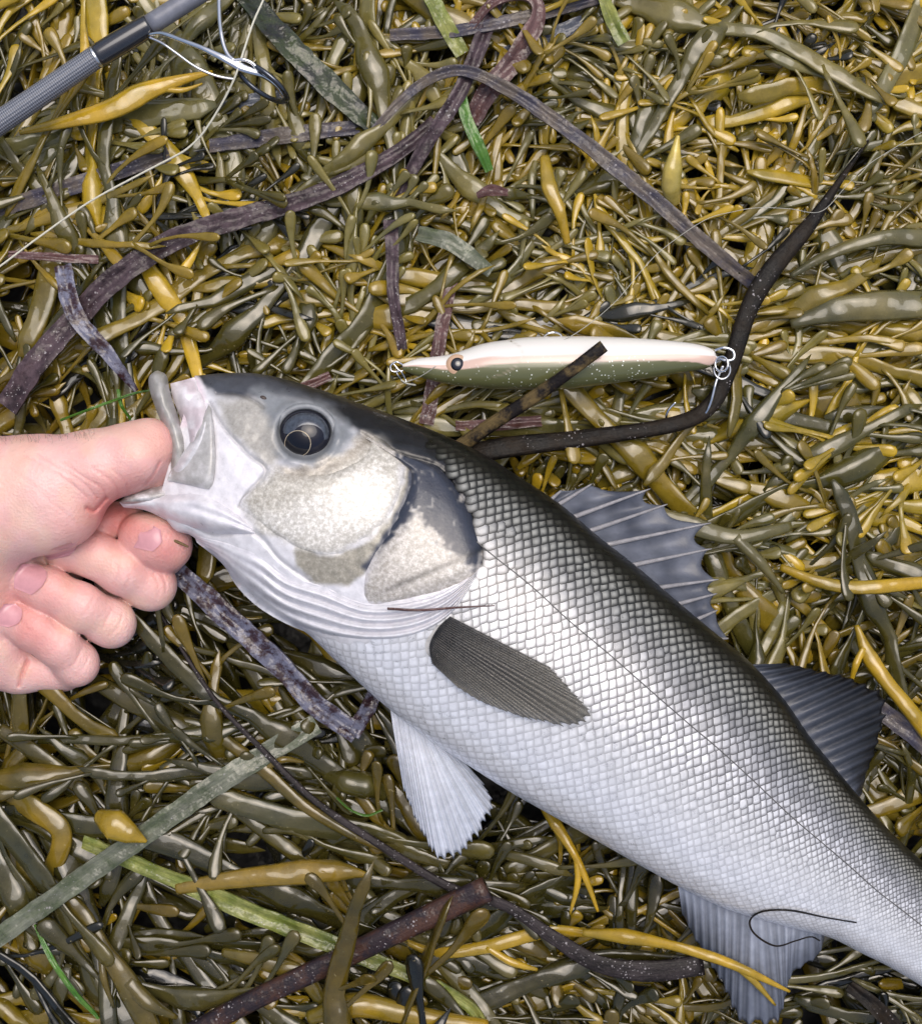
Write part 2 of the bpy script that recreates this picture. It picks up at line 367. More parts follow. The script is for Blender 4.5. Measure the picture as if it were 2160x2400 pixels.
def head_paint(px, py, v):
    """px,py preview px; colour rgb + fleck alpha for the head"""
    n = (vnoise(px/14, py/14, 11)-0.5); n2 = vnoise(px/40, py/40, 12)-0.5
    col = flank_col(v); a = np.zeros(px.shape)
    white = np.array((.64, .64, .68))
    def put(poly, c, soft=10, al=None, wob=8):
        nonlocal col, a
        m = sstep(soft, -soft, sdpoly(px, py, np.asarray(poly, float))+n*wob+n2*wob)
        col = lerp3(0, 0, m)+col*(1-m)[..., None]+np.asarray(c)*m[..., None]
        if al is not None: a = a*(1-m)+al*m
    put([(300,700),(1000,700),(1000,1300),(300,1300)], white, 2, 0)
    # top of the head: dark, wet, reaching back to the edge of the gill slit
    put([(370,700),(1000,700),(1000,1000),(975,1115),(952,1115),(940,1040),(915,985),(880,950),(830,925),(780,905),(735,875),(700,850),(650,815),(600,790),(540,775),(470,768),(410,762),(380,755)], (.011,.012,.015), 8, 0, 10)
    put([(395,735),(500,737),(600,772),(680,802),(640,806),(560,790),(480,790),(420,780)], (.06,.065,.08), 12, 0)
    # snout / in front of the eye
    put(c1((770,205),(960,200),(1100,230),(1010,420),(960,450),(890,400),(810,320),(785,260)), (.34,.33,.31), 14, 0.3)
    put(c1((900,170),(1100,205),(1200,260),(1270,330),(1210,430),(1100,455),(1000,440),(975,330),(940,240)), (.20,.215,.235), 14, 0)
    # cheek
    put(c1((850,560),(990,440),(1110,440),(1220,400),(1290,325),(1360,350),(1440,435),(1428,520),(1385,620),(1300,700),(1200,765),(1080,745),(960,685),(870,620)), (.44,.425,.39), 16, 0.8, 14)
    put(c1((990,440),(1110,440),(1220,400),(1290,325),(1330,340),(1260,420),(1150,480),(1000,490)), (.34,.31,.27), 12, 0.6)
    put(c1((920,620),(1100,560),(1340,430),(1420,470),(1370,620),(1200,740),(1000,690)), (.60,.59,.57), 26, 0.8, 20)
    put(c1((1442,430),(1485,480),(1455,590),(1375,705),(1305,810),(1240,870),(1120,860),(1050,800),(1050,742),(1180,768),(1310,706),(1390,620),(1428,520)), (.29,.275,.235), 6, 0.55, 6)
    # dark groove between cheek and operculum
    put(c1((1455,435),(1505,520),(1455,640),(1375,745),(1315,830),(1290,800),(1380,660),(1440,540)), (.045,.052,.075), 5, 0, 5)
    # pale membrane behind the jaw and throat
    put(c1((745,220),(790,300),(880,400),(940,460),(880,540),(850,590),(900,680),(800,700),(600,600),(480,600),(520,480),(600,300),(600,110),(700,110)), (.70,.69,.73), 6, 0)
    put(c1((600,120),(700,120),(735,230),(690,300),(650,300),(620,200)), (.66,.56,.62), 8, 0)
    return np.concatenate([col, a[..., None]], -1)

fish = empty('sea_bass', tuple(W(1100*DF, 1300*DF, 0.004)))
tag(fish, 'silver sea bass with dark back lying on seaweed, held by its lower jaw', 'fish')
def add(name, V, F, m, parent, col=None, suv=None, smooth=True, top=None):
    o = obj(name, make_mesh(name, V, F, col, suv, smooth), m)
    p = parent
    off = Vector((0, 0, 0))
    while p is not None: off += p.location; p = p.parent
    o.parent = parent; o.location = -off
    return o
def build_body():
    s = np.concatenate([np.linspace(0, 9.5, 330, endpoint=False), np.linspace(9.5, NS-1, 150)])
    tt = np.concatenate([np.linspace(-np.pi/2, np.pi/2, 250, endpoint=False), np.linspace(np.pi/2, 1.5*np.pi, 36, endpoint=False)])
    S, T = np.meshgrid(s, tt, indexing='ij')
    px, py, z = body_pz(S, T)
    v = (1+np.sin(T))/2; top = np.cos(T) > 0
    dx, dy = px/DF, py/DF
    hp = sstep(6, -6, sdpoly(dx, dy, HEADPOLY))
    base = np.concatenate([flank_col(v)*0.55, np.zeros(v.shape+(1,))], -1)
    hc = head_paint(dx, dy, v)
    col = base*(1-hp[..., None])+hc*hp[..., None]
    # relief: eye socket, creases, snout groove
    disp = np.zeros(px.shape)
    ex, ey = 603, 855
    r = np.hypot((dx-ex)/1.06, dy-ey)
    disp += -0.0035*sstep(56, 44, r)+0.0009*np.exp(-((r-62)/9)**2)
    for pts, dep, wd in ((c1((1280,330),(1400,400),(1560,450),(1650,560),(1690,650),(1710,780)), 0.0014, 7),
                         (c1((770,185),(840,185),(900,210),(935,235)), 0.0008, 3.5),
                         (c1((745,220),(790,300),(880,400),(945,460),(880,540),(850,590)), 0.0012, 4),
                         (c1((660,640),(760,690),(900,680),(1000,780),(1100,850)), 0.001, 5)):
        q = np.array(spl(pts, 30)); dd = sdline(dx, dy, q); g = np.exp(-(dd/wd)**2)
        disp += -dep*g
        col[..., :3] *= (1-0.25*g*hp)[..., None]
    disp += 0.0006*(vnoise(dx/16, dy/16, 5)-0.5)*hp
    z = z+np.where(top, disp, 0)
    V = W(px, py, z).reshape(-1, 3)
    F = grid_faces(len(s), len(tt), True)
    n0 = len(V); caps = []
    for k in (0, len(s)-1):
        V = np.vstack([V, V[k*len(tt):(k+1)*len(tt)].mean(0)])
        j = np.arange(len(tt)); tri = np.stack([k*len(tt)+j, k*len(tt)+(j+1) % len(tt), np.full(len(tt), len(V)-1)], -1)
        caps.append(tri[:, ::-1] if k == 0 else tri)
    colf = np.vstack([col.reshape(-1, 4), [(.6, .3, .3, 0)], [(.3, .3, .3, 0)]])
    return add('body', V, [F]+caps, M['fish'], fish, colf)
build_body()

def patch(name, A, B, na, nb, lift, m, parent, colfn, zfn=None, edge=0.0006, ripple=None, pe=4):
    A = spl(A, na)*DF; B = spl(B, na)*DF
    b = np.linspace(0, 1, nb)[None, :]; a = np.linspace(0, 1, na)[:, None]
    px = A[:, None, 0]*(1-b)+B[:, None, 0]*b; py = A[:, None, 1]*(1-b)+B[:, None, 1]*b
    dome = (1-np.abs(2*b-1)**pe)*(1-np.abs(2*a-1)**(pe*2))
    z = (zfn or fishH)(px, py)+lift*dome-edge*(1-dome)
    if ripple is not None: z = z+ripple(a+0*b, b+0*a)*np.minimum(1, dome*2)
    col = colfn(px/DF, py/DF, a+0*b, b+0*a)
    F = grid_faces(na, nb)
    V = W(px, py, z).reshape(-1, 3)
    f0 = V[F[len(F)//2]]; nz = np.cross(f0[1]-f0[0], f0[2]-f0[0])[2]
    if nz < 0: F = F[:, ::-1]
    return add(name, V, F, m, parent, col.reshape(-1, col.shape[-1]))
def col_const(c, c2=None, fleck=0.0, sc=14, seed=1):
    c = np.array(c); c2 = np.array(c2 if c2 is not None else c)
    def f(x, y, a, b):
        n = np.clip((vnoise(x/sc, y/sc, seed)-0.3)*2.2, 0, 1)
        return np.concatenate([lerp3(c, c2, n), np.full(x.shape+(1,), fleck)], -1)
    return f
# throat membrane with its rays
def throat_col(x, y, a, b):
    n = vnoise(x/20, y/20, 21)
    ray = 0.5+0.5*np.cos(2*np.pi*(b*4.6+0.15*np.sin(a*5)))
    c = lerp3((.52, .52, .57), (.70, .70, .74), np.clip(ray*0.8+n*0.3, 0, 1))
    return np.concatenate([c, np.zeros(x.shape+(1,))], -1)
patch('gill_membrane', c1((690,690),(820,720),(930,760),(1020,830),(1150,870),(1300,930),(1480,915),(1610,870),(1712,800)),
      c1((700,715),(790,790),(850,880),(940,960),(1080,1030),(1250,1066),(1450,1055),(1600,975),(1708,815)), 150, 44, 0.0015, M['jaw'], fish, throat_col, edge=0.0005,
      ripple=lambda a, b: 0.0012*np.cos(2*np.pi*(b*4.6+0.15*np.sin(a*5)))*sstep(0.12, 0.4, a))
# gill cover
GDARK = np.array(c1((1400,380),(1560,430),(1660,540),(1705,640),(1725,800),(1655,800),(1610,750),(1545,690),(1480,620),(1435,650),(1390,680),(1330,770),(1300,760),(1400,560)))
def gill_col(x, y, a, b):
    n = vnoise(x/7, y/7, 31); n2 = vnoise(x/24, y/24, 32)
    d = sstep(12, -12, sdpoly(x, y, GDARK)+(n-0.5)*22+(n2-0.5)*30)
    c = lerp3((.44, .42, .40), (.030, .036, .055), d)
    band = np.exp(-(((y-1128)+(x-850)*0.42)/7)**2)*0.55*sstep(720, 800, x)
    c = c*(1-band[..., None])
    blot = sstep(0.58, 0.85, n)*sstep(0.3, 0.6, n2)*d*0.7
    c = c+blot[..., None]*np.array((.20, .19, .17))
    fade = sstep(0.0, 0.16, b+0.08*(n-0.5))*sstep(1.0, 0.90, a*0+np.clip((y-1100)/95, 0, 1)*(x < 860)+0.1*(n-0.5))
    fade = 1-(1-fade)*sstep(1075, 1130, y)
    c = c*fade[..., None]+np.array((.60, .58, .60))*(1-fade)[..., None]
    return np.concatenate([c, ((1-d)*0.8*fade)[..., None]], -1)
patch('gill_cover', c1((1300,345),(1420,430),(1460,480),(1420,590),(1360,700),(1300,800),(1290,890),(1310,938)),
      c1((1310,340),(1430,400),(1560,452),(1645,560),(1690,660),(1716,800),(1600,880),(1320,942)), 110, 70, 0.0022, M['fish'], fish, gill_col, edge=0.0008, pe=5)
def cheek_col(x, y, a, b):
    c = head_paint(x, y, np.full(x.shape, 0.5)); return c
patch('cheek_plate', c1((1330,335),(1280,420),(1150,470),(1010,470),(930,510),(862,560),(856,600)),
      c1((1370,355),(1440,435),(1424,530),(1380,625),(1290,708),(1180,765),(1050,735)), 80, 60, 0.0011, M['fish'], fish, cheek_col, edge=0.0003, pe=6)
# jaws
grey = col_const((.30, .29, .28), (.42, .41, .42), 0.25, 10, 41)
zmouth = lambda px, py: 0.0475+0*px
patch('upper_lip', c1((552,106),(530,128),(534,180),(566,270),(594,340),(600,420),(592,500)), c1((562,104),(592,122),(608,190),(642,290),(668,360),(664,430),(640,505)), 70, 14, 0.0035, M['jaw'], fish,
      col_const((.30, .295, .28), (.38, .375, .37), 0.15, 10, 42), zfn=lambda px, py: 0.049+0.0012*(vnoise(px/25, py/25, 77)-0.5), edge=0.004, pe=2.4)
patch('mouth_lining', c1((545,160),(560,240),(585,330),(590,420)), c1((600,180),(640,290),(660,380),(640,450)), 30, 12, 0.001, M['jaw'], fish,
      col_const((.55, .26, .28), (.66, .46, .48), 0, 8, 43), zfn=lambda px, py: 0.0455+0*px)
patch('snout_membrane', c1((606,150),(614,200),(648,290),(668,370),(640,440)), c1((690,128),(745,215),(752,300),(720,380),(690,440)), 60, 30, 0.0025, M['jaw'], fish,
      col_const((.56, .49, .53), (.70, .67, .71), 0, 14, 44), zfn=lambda px, py: np.maximum(fishH(px, py), 0.0470)+0.0016*(vnoise(px/18, py/30, 78)-0.5), edge=0.003, pe=2.4)
patch('upper_jaw_plate', c1((742,225),(700,310),(660,390),(612,450),(594,494)), c1((752,240),(762,330),(766,430),(757,500),(742,526)), 60, 34, 0.0022, M['jaw'], fish,
      col_const((.40, .395, .39), (.50, .495, .50), 0.2, 12, 45), zfn=lambda px, py: np.maximum(fishH(px, py), 0.0485)+0.001, edge=0.0004, pe=5)
patch('jaw_plate_rib', c1((738,240),(700,330),(640,410),(600,480)), c1((745,250),(728,350),(690,430),(640,500)), 40, 12, 0.0016, M['jaw'], fish,
      col_const((.50, .50, .53), (.6, .6, .63), 0.15, 9, 46), zfn=lambda px, py: np.maximum(fishH(px, py), 0.0485)+0.0022, edge=0.001, pe=2)
white_jaw = col_const((.62, .61, .66), (.72, .71, .75), 0, 16, 47)
patch('lower_jaw', c1((425,572),(520,545),(620,535),(700,530),(780,560),(850,610),(925,680)), c1((440,590),(520,602),(600,640),(680,672),(760,690),(850,692),(925,690)), 80, 30, 0.0045, M['jaw'], fish,
      white_jaw, zfn=lambda px, py: np.maximum(fishH(px, py)+0.0005, 0.040), edge=0.004, pe=2.5,
      ripple=lambda a, b: -0.0012*np.exp(-((b-0.45)/0.1)**2)*sstep(0.3, 0.5, a))
patch('lower_lip', c1((425,570),(470,535),(530,515),(590,508),(612,525)), c1((432,578),(500,588),(560,588),(605,572),(618,545)), 40, 16, 0.004, M['jaw'], fish,
      col_const((.34, .33, .33), (.60, .59, .62), 0.3, 10, 48), zfn=lambda px, py: 0.0435+0*px, edge=0.005, pe=2.2)

# eye
def dome(cx, cy, rx, ry, z0, hgt, rot=0, n=40, m=14):
    ph = np.arange(n)/n*2*np.pi; r = np.sin(np.linspace(0, np.pi/2, m)); z = np.cos(np.linspace(0, np.pi/2, m))
    x = r[:, None]*np.cos(ph)*rx; y = r[:, None]*np.sin(ph)*ry
    px = cx+x*math.cos(rot)-y*math.sin(rot); py = cy+x*math.sin(rot)+y*math.cos(rot)
    V = W(px*DF, py*DF, z0+hgt*z[:, None]+0*px)
    return V.reshape(-1, 3), grid_faces(m, n, True)
def ringtube(cx, cy, rx, ry, z, tube, n=48, k=8, tilt=(0, 0)):
    ph = np.linspace(0, 2*np.pi, n, endpoint=False)
    P = W((cx+rx*np.cos(ph))*DF, (cy+ry*np.sin(ph))*DF, z+tilt[0]*np.cos(ph)+tilt[1]*np.sin(ph))
    T = np.roll(P, -1, 0)-np.roll(P, 1, 0); T /= np.linalg.norm(T, axis=1)[:, None]
    c = P.mean(0); S = P-c; S /= np.linalg.norm(S, axis=1)[:, None]; Nn = np.cross(T, S)
    q = np.arange(k)/k*2*np.pi
    V = P[:, None]+tube*(S[:, None]*np.cos(q)[None, :, None]+Nn[:, None]*np.sin(q)[None, :, None])
    i = np.arange(n)[:, None]; j = np.arange(k)[None, :]
    F = np.stack([i*k+j, i*k+(j+1) % k, ((i+1) % n)*k+(j+1) % k, ((i+1) % n)*k+j], -1).reshape(-1, 4)
    return V.reshape(-1, 3), F
def build_eye():
    cx, cy = 603, 856
    z0 = float(fishH(cx*DF, cy*DF))-0.0035
    me, nd, lk, b = mat('eye_dark')
    b.inputs['Base Color'].default_value = (.010, .011, .02, 1); b.inputs['Specular IOR Level'].default_value = 0.3; b.inputs['Roughness'].default_value = 0.03; b.inputs['Coat Weight'].default_value = 0.2; b.inputs['Coat Roughness'].default_value = 0.02
    V, F = dome(cx, cy, 51, 47, z0, 0.0062, 0.25)
    e = add('eye', V, F, me, fish)
    def zeye(px, py):
        ca, sa = math.cos(0.25), math.sin(0.25); ux, uy = px/DF-cx, py/DF-cy
        r2 = ((ux*ca+uy*sa)/51)**2+((-ux*sa+uy*ca)/47)**2
        return z0+0.0062*np.sqrt(np.clip(1-r2, 0.0, 1))
    rr, ph = np.meshgrid(np.linspace(0.02, 1, 8), np.arange(40)/40*2*np.pi, indexing='ij')
    qx, qy = (588+25*rr*np.cos(ph))*DF, (876+25*rr*np.sin(ph))*DF
    add('pupil', W(qx, qy, zeye(qx, qy)+0.00006).reshape(-1, 3), grid_faces(8, 40, True)[:, ::-1], simple('pupil', (.003, .003, .006), 0.04, 0, 0.2), e)
    ph = np.linspace(0, 2*np.pi, 61); qx, qy = (588+25.5*np.cos(ph))*DF, (876+25.5*np.sin(ph))*DF
    V, F, _ = sweep(W(qx, qy, zeye(qx, qy)+0.00005), .00016, .0001, 6)
    add('iris_ring', V, F, simple('gold_ring', (.50, .42, .30), 0.3, 0.3), e)
    V, F = ringtube(cx, cy, 58, 54, z0+0.0006, 0.0012, 60, 10)
    add('eye_rim', V, F, simple('eye_rim', (.22, .235, .255), 0.5, 0, 0.05, 300, 0.2), e)
    # iris crescent above the pupil
    ph = np.linspace(np.pi*0.98, np.pi*2.12, 30)
    A = [(cx+47*math.cos(t), cy+43*math.sin(t)) for t in ph]; Bc = [(cx+6+30*math.cos(t), cy+6+22*math.sin(t)) for t in ph]
    patch('iris', A, Bc, 40, 12, 0.00012, simple('iris', (.050, .060, .080), 0.1, 0.1, 0.3, 700, 0.35), e, col_const((0.1, 0.1, 0.1)), zfn=zeye, edge=0.0001)
build_eye()
V, F = dome(520, 786, 7, 4.5, float(fishH(520*DF, 786*DF))-0.0002, 0.0006, 0.4, 16, 5); add('nostril', V, F, simple('nostril', (.05, .035, .03), 0.5), fish)

# scales
def build_scales():
    ds = 0.01; sg = np.arange(0, NS-1+1e-6, ds)
    pq = np.linspace(-np.pi/2, np.pi/2, 61)
    # normalised arc across the flank at every station
    Sg, Tg = np.meshgrid(sg, pq, indexing='ij')
    P = W(*body_pz(Sg, Tg))
    arc = np.concatenate([np.zeros((len(sg), 1)), np.cumsum(np.linalg.norm(np.diff(P, axis=1), axis=2), 1)], 1)
    alen = arc[:, -1]
    qn = arc/alen[:, None]
    mid = P[:, 30]; sl_ = np.r_[0, np.cumsum(np.linalg.norm(np.diff(mid, axis=0), axis=1))]
    NQ = 50
    step = np.interp(sg, sg, np.clip(alen/NQ, 0.0010, 0.0040))*1.5
    ncol = np.r_[0, np.cumsum(np.diff(sl_)/((step[1:]+step[:-1])/2))]
    def th_of(s, q):
        i = np.clip((s/ds).astype(int), 0, len(sg)-1)
        out = np.empty(s.shape)
        lo = np.zeros(s.shape, int); hi = np.full(s.shape, 60)
        for _ in range(6):
            md = (lo+hi)//2; c = qn[i, md] <= q; lo = np.where(c, md, lo); hi = np.where(c, hi, np.maximum(md, lo+1))
        lo = np.minimum(lo, 59); a = qn[i, lo]; b = qn[i, lo+1]
        return pq[lo]+(pq[lo+1]-pq[lo])*np.clip((q-a)/(b-a+1e-9), 0, 1)
    ncols = int(ncol[-1])
    SH = 9.0      # columns run square to the body axis, not along the slanted stations
    cc, qq = np.meshgrid(np.arange(-14, 2*ncols+14)/2.0, np.arange(1, NQ), indexing='ij')
    ok = ((np.round(cc*2).astype(int)+qq) % 2) == 0
    cc, qq = cc[ok], qq[ok]
    q0 = qq/NQ; c0 = cc-SH*(q0-0.5); s0 = np.interp(c0, ncol, sg)
    px, py, _ = body_pz(s0, th_of(s0, q0))
    keep = (sdpoly(px/DF, py/DF, HEADPOLY) > -4) & (s0 < NS-1.3) & (c0 > 0.8) & (c0 < ncol[-1]-1)
    cc, q0, s0, px, py = cc[keep], q0[keep], s0[keep], px[keep], py[keep]
    n = len(cc)
    jit = np.random.default_rng(5)
    # template: centre + 3 rings of 12
    K = 12; ph = np.arange(K)/K*2*np.pi
    ta = [0.16]; tb = [0.0]; rim = [0.0]
    for r, rm in ((0.5, 0.0), (0.78, 0.55), (1.0, 1.0)):
        ta += list(r*0.72*np.cos(ph)+0.02); tb += list(r*1.26*np.sign(np.sin(ph))*np.abs(np.sin(ph))**1.6*(1-0.10*np.cos(ph))); rim += [rm]*K
    ta, tb, rim = map(np.array, (ta, tb, rim))
    A = cc[:, None]+0.06*jit.standard_normal((n, 1))+ta*(1+0.07*jit.standard_normal((n, 1))); Q = np.clip(q0[:, None]+(0.06*jit.standard_normal((n, 1))+tb)/NQ, 0.002, 0.998)
    S_ = np.interp(A-SH*(Q-0.5), ncol, sg); TH = th_of(S_, Q)
    bx, by, bz = body_pz(S_, TH)
    # outward lift grows toward the rear edge
    e = 0.004
    P0 = W(bx, by, bz); P1 = W(*body_pz(np.clip(S_+0.03, 0, NS-1), TH)); P2 = W(*body_pz(S_, np.clip(TH+0.01, -1.56, 1.56)))
    P2b = W(*body_pz(S_, np.clip(TH-0.01, -1.57, 1.55)))
    nn = np.cross(P1-P0, P2-P2b); nn /= np.linalg.norm(nn, axis=-1)[..., None]+1e-12
    nn *= np.where(nn[..., 2:3] < 0, -1, 1)
    st = np.interp(S_, sg, step)
    lift = (-0.015+0.055*(ta+0.66)/1.32)[None, :]*st + (0.015*st*(1-np.minimum(1, (tb/1.1)**2+(ta/0.66)**2)))
    V = P0+nn*lift[..., None]
    v = (1+np.sin(TH))/2; v0 = v[:, :1]+0*v
    base = flank_col(np.clip(v0, 0, 1))
    nz = 0.97+(jit.random((n, 1))-0.5)*(0.5-0.38*sstep(0.35, 0.65, v0[:, :1]))
    dorsal = 1-sstep(0.05, 0.32, v0)
    cen = base*nz[..., None]*1.25 + (dorsal*np.exp(-((ta-0.16)/0.3)**2-(tb/0.6)**2)[None, :])[..., None]*np.array((.42, .42, .39))*(sstep(0.04, 0.14, v0))[..., None]
    rimc = lerp3((.008, .008, .008), (.062, .062, .066), sstep(0.2, 0.5, v0))
    rimc = lerp3(np.zeros(3), np.zeros(3), v0)+rimc*(1-sstep(0.45, 0.76, v0))[..., None]+(base*0.80)*sstep(0.45, 0.76, v0)[..., None]
    # front part of the flank behind the gill is paler
    k = rim[None, :, None]
    col = cen*(1-k)+rimc*k
    # lateral line: darker dash on the row nearest to it
    ll = np.interp(s0, [0, 8, 14, 20, 25], [0.30, 0.33, 0.40, 0.46, 0.5])
    sl2 = np.linspace(8.4, NS-1.4, 160); ql2 = np.interp(sl2, [0, 8, 14, 20, 25], [0.30, 0.33, 0.40, 0.46, 0.5])
    LP_ = W(*body_pz(sl2, th_of(sl2, ql2))); LP_[:, 2] += 0.00028
    lv, lf, _ = sweep(LP_, 0.0002, 0.00016, 6); add('lateral_line', lv, lf, simple('lateral_line', (.10, .10, .10), 0.4), fish)
    j = np.arange(K); T = [np.stack([np.zeros(K, int), 1+j, 1+(j+1) % K], -1)]
    Qd = []
    for r in range(2):
        a = 1+r*K+j; b = 1+r*K+(j+1) % K; Qd.append(np.stack([a, a+K, b+K, b], -1))
    Qd = np.concatenate(Qd); T = T[0]
    # orientation check
    tn = np.cross(V[0, Qd[0][1]]-V[0, Qd[0][0]], V[0, Qd[0][2]]-V[0, Qd[0][0]])
    if np.dot(tn, nn[0, 5]) < 0: T, Qd = T[:, ::-1], Qd[:, ::-1]
    inframe = (px > 0) & (px < 2160) & (py > 0) & (py < 2400)
    area = np.linalg.norm(V[:, 1+2*K]-V[:, 1+2*K+K//2], axis=1)*np.linalg.norm(V[:, 1+2*K+3]-V[:, 1+2*K+9], axis=1)*(nn[:, 0, 2])*inframe
    big = np.zeros(n, bool); big[np.argsort(-area)[:290]] = True
    idx = np.where(~big)[0]; m = 1+3*K
    off = (np.arange(len(idx))*m)[:, None, None]
    o = add('scales', V[idx].reshape(-1, 3), [(T[None]+off).reshape(-1, 3), (Qd[None]+off).reshape(-1, 4)], M['scale'], fish, col[idx].reshape(-1, 3))
    o['kind'] = 'stuff'
    for i in np.where(big)[0]:
        add('scale', V[i], [T, Qd], M['scale'], fish, col[i])
    print('scales', n)
build_scales()

# fins
def fin(name, base, tip, nr, cb_, ct, zb, zt, jag=0.05, amp=0.0006, seed=1, bend=0.0, dark=0.55, parent=None, conform=None, alpha=None):
    na, nb = nr*6+1, 26
    A = spl(base, na)*DF; B = spl(tip, na)*DF
    a = np.linspace(0, 1, na)[:, None]; b = np.linspace(0, 1, nb)[None, :]
    r = np.random.default_rng(seed)
    ph = np.cos(2*np.pi*nr*a)
    rayv = np.repeat(r.random(nr+1), 6)[:na, None]
    ln = 1-jag*(1-np.maximum(0, ph))*0.8-jag*rayv*0.9
    bb = b*ln
    px = A[:, None, 0]*(1-bb)+B[:, None, 0]*bb; py = A[:, None, 1]*(1-bb)+B[:, None, 1]*bb
    zb = np.asarray(zb if np.ndim(zb) else [zb]); zbv = np.interp(a, np.linspace(0, 1, len(zb)), zb)
    zt = np.asarray(zt if np.ndim(zt) else [zt]); ztv = np.interp(a, np.linspace(0, 1, len(zt)), zt)
    z = zbv*(1-b)+ztv*b+amp*ph*np.minimum(1, b*4)+bend*np.sin(np.pi*b)+0.0016*(vnoise(a*5+3, b*3+seed, seed)-0.5)*b
    if conform is not None: z = np.maximum(z, conform(px, py)+0.0012+0.002*b+amp*ph)
    st = np.clip(0.5+0.5*ph, 0, 1)**2
    fine = 0.5+0.5*np.cos(2*np.pi*nr*3*a+b*0.5)
    t = np.clip(b+0*a+0.25*(vnoise(a*12, b*4, seed+5)-0.5), 0, 1)
    c = lerp3(cb_, ct, t)
    c = c*(1-dark*(1-st)*0.6-0.18*fine*sstep(0.2, 0.6, b))[..., None]*(0.85+0.3*rayv)[..., None]
    V = W(px, py, z).reshape(-1, 3); F = grid_faces(na, nb)
    f0 = V[F[len(F)//2]]
    if np.cross(f0[1]-f0[0], f0[2]-f0[0])[2] < 0: F = F[:, ::-1]
    o = add(name, V, F, M['fin'], parent or fish, c.reshape(-1, 3))
    md = o.modifiers.new('thickness', 'SOLIDIFY'); md.thickness = 0.0004; md.offset = -1
    if alpha: o.data.materials[0] = alpha
    return o
def build_dorsal():
    sp = [((440,178),(470,150)),((458,196),(575,128)),((498,238),(775,146)),((560,284),(835,200)),((612,330),(985,265)),((700,402),(990,355)),((790,478),(1015,462)),((862,540),(1012,512)),((930,600),(1016,570)),((1010,655),(1055,668))]
    base = [cb(s[0])[0] for s in sp]; tip = [cb(s[1])[0] for s in sp]
    n = 10; na = (len(sp)-1)*n+1; nb = 20
    A = np.concatenate([np.array(base[i])*(1-t)+np.array(base[i+1])*t for i in range(len(sp)-1) for t in [np.arange(n)[:, None]/n]]+[np.array([base[-1]])])*DF
    B = np.concatenate([np.array(tip[i])*(1-t)+np.array(tip[i+1])*t for i in range(len(sp)-1) for t in [np.arange(n)[:, None]/n]]+[np.array([tip[-1]])])*DF
    A = A+np.array((-14, 12))     # root the membrane inside the back
    ph = (np.arange(na) % n)/n; ph[-1] = 0
    sag = np.sin(np.pi*ph)[:, None]; b = np.linspace(0, 1, nb)[None, :]
    bb = b*(0.985-0.13*sag*b)
    px = A[:, None, 0]*(1-bb)+B[:, None, 0]*bb; py = A[:, None, 1]*(1-bb)+B[:, None, 1]*bb
    a = np.linspace(0, 1, na)[:, None]
    zb = 0.0355; zt = np.interp(a, [0, .3, 1], [0.030, 0.020, 0.026])
    z = zb*(1-b)+zt*b-0.0028*sag*np.sin(np.pi*np.minimum(1, b*1.1))+0.0022*(vnoise(a*11, b*3, 9)-0.5)*b
    t = np.clip(vnoise(px/40, py/40, 14)*1.3-0.15, 0, 1)
    c = lerp3((.055, .063, .088), (.13, .143, .18), t)*(1-0.25*sag*np.sin(b*9)**2)[..., None]
    V = W(px, py, z).reshape(-1, 3); F = grid_faces(na, nb)
    f0 = V[F[len(F)//2]]
    if np.cross(f0[1]-f0[0], f0[2]-f0[0])[2] < 0: F = F[:, ::-1]
    o = add('spiny_dorsal_fin', V, F, M['fin'], fish, c.reshape(-1, 3))
    md = o.modifiers.new('thickness', 'SOLIDIFY'); md.thickness = 0.0004; md.offset = -1
    sm = simple('fin_spine', (.26, .255, .27), 0.3, 0, 0.3, 300, 0.2)
    for i, (p, q) in enumerate(zip(base, tip)):
        k = i*n; t = np.linspace(0, 1, 9)
        P = W(px[k], py[k], z[k]+0.0003)
        e = P[-1]+(P[-1]-P[-3])*0.4
        P = np.vstack([P[::3], P[-1:], e[None]])
        Vv, Ff, sv = sweep(P, np.linspace(0.0011, 0.0002, len(P)), np.linspace(0.0009, 0.0002, len(P)), 8)
        add('spine', Vv, Ff, sm, o)
build_dorsal()
fin('soft_dorsal_fin', cb((1120,762),(1235,885),(1325,1012),(1405,1115),(1505,1240)), cb((1260,755),(1480,800),(1612,870),(1600,985),(1575,1070),(1545,1140),(1525,1215)), 15,
    (.065, .076, .105), (.004, .005, .009), [.031, .029, .027], [.022, .016, .020], 0.06, 0.0006, 3, 0.002, 0.75)
fin('pelvic_fin', [(770,1398),(790,1412),(830,1430),(868,1455)], [(x*.5556, 1348.2+y*.5556) for x, y in ((1440,400),(1480,500),(1530,600),(1570,650),(1650,620),(1715,545),(1758,440),(1725,370))], 22,
    (.60, .62, .68), (.50, .54, .63), [.030, .031], [.021, .022], 0.05, 0.00022, 4, 0.003, 0.2)
fin('anal_fin', cb((880,1530),(970,1565),(1125,1605),(1285,1640),(1405,1672)), cb((895,1640),(945,1740),(1020,1860),(1110,2030),(1225,2032),(1272,1880),(1290,1850),(1372,1785),(1395,1712)), 18,
    (.30, .33, .40), (.10, .115, .155), [.030, .028], [.020, .020], 0.06, 0.0004, 5, 0.002, 0.5)
fin('pectoral_fin', cb((80,592),(40,630),(10,690),(18,755)), cb((440,775),(540,880),(583,935),(565,962),(480,978),(330,945),(200,895),(110,840)), 26,
    (.016, .016, .018), (.15, .142, .12), [.0, .0], [.0, .0], 0.03, 0.00012, 6, 0.0, 0.4, alpha=M['clear_fin'], conform=lambda px, py: fishH(px, py)+0.001)
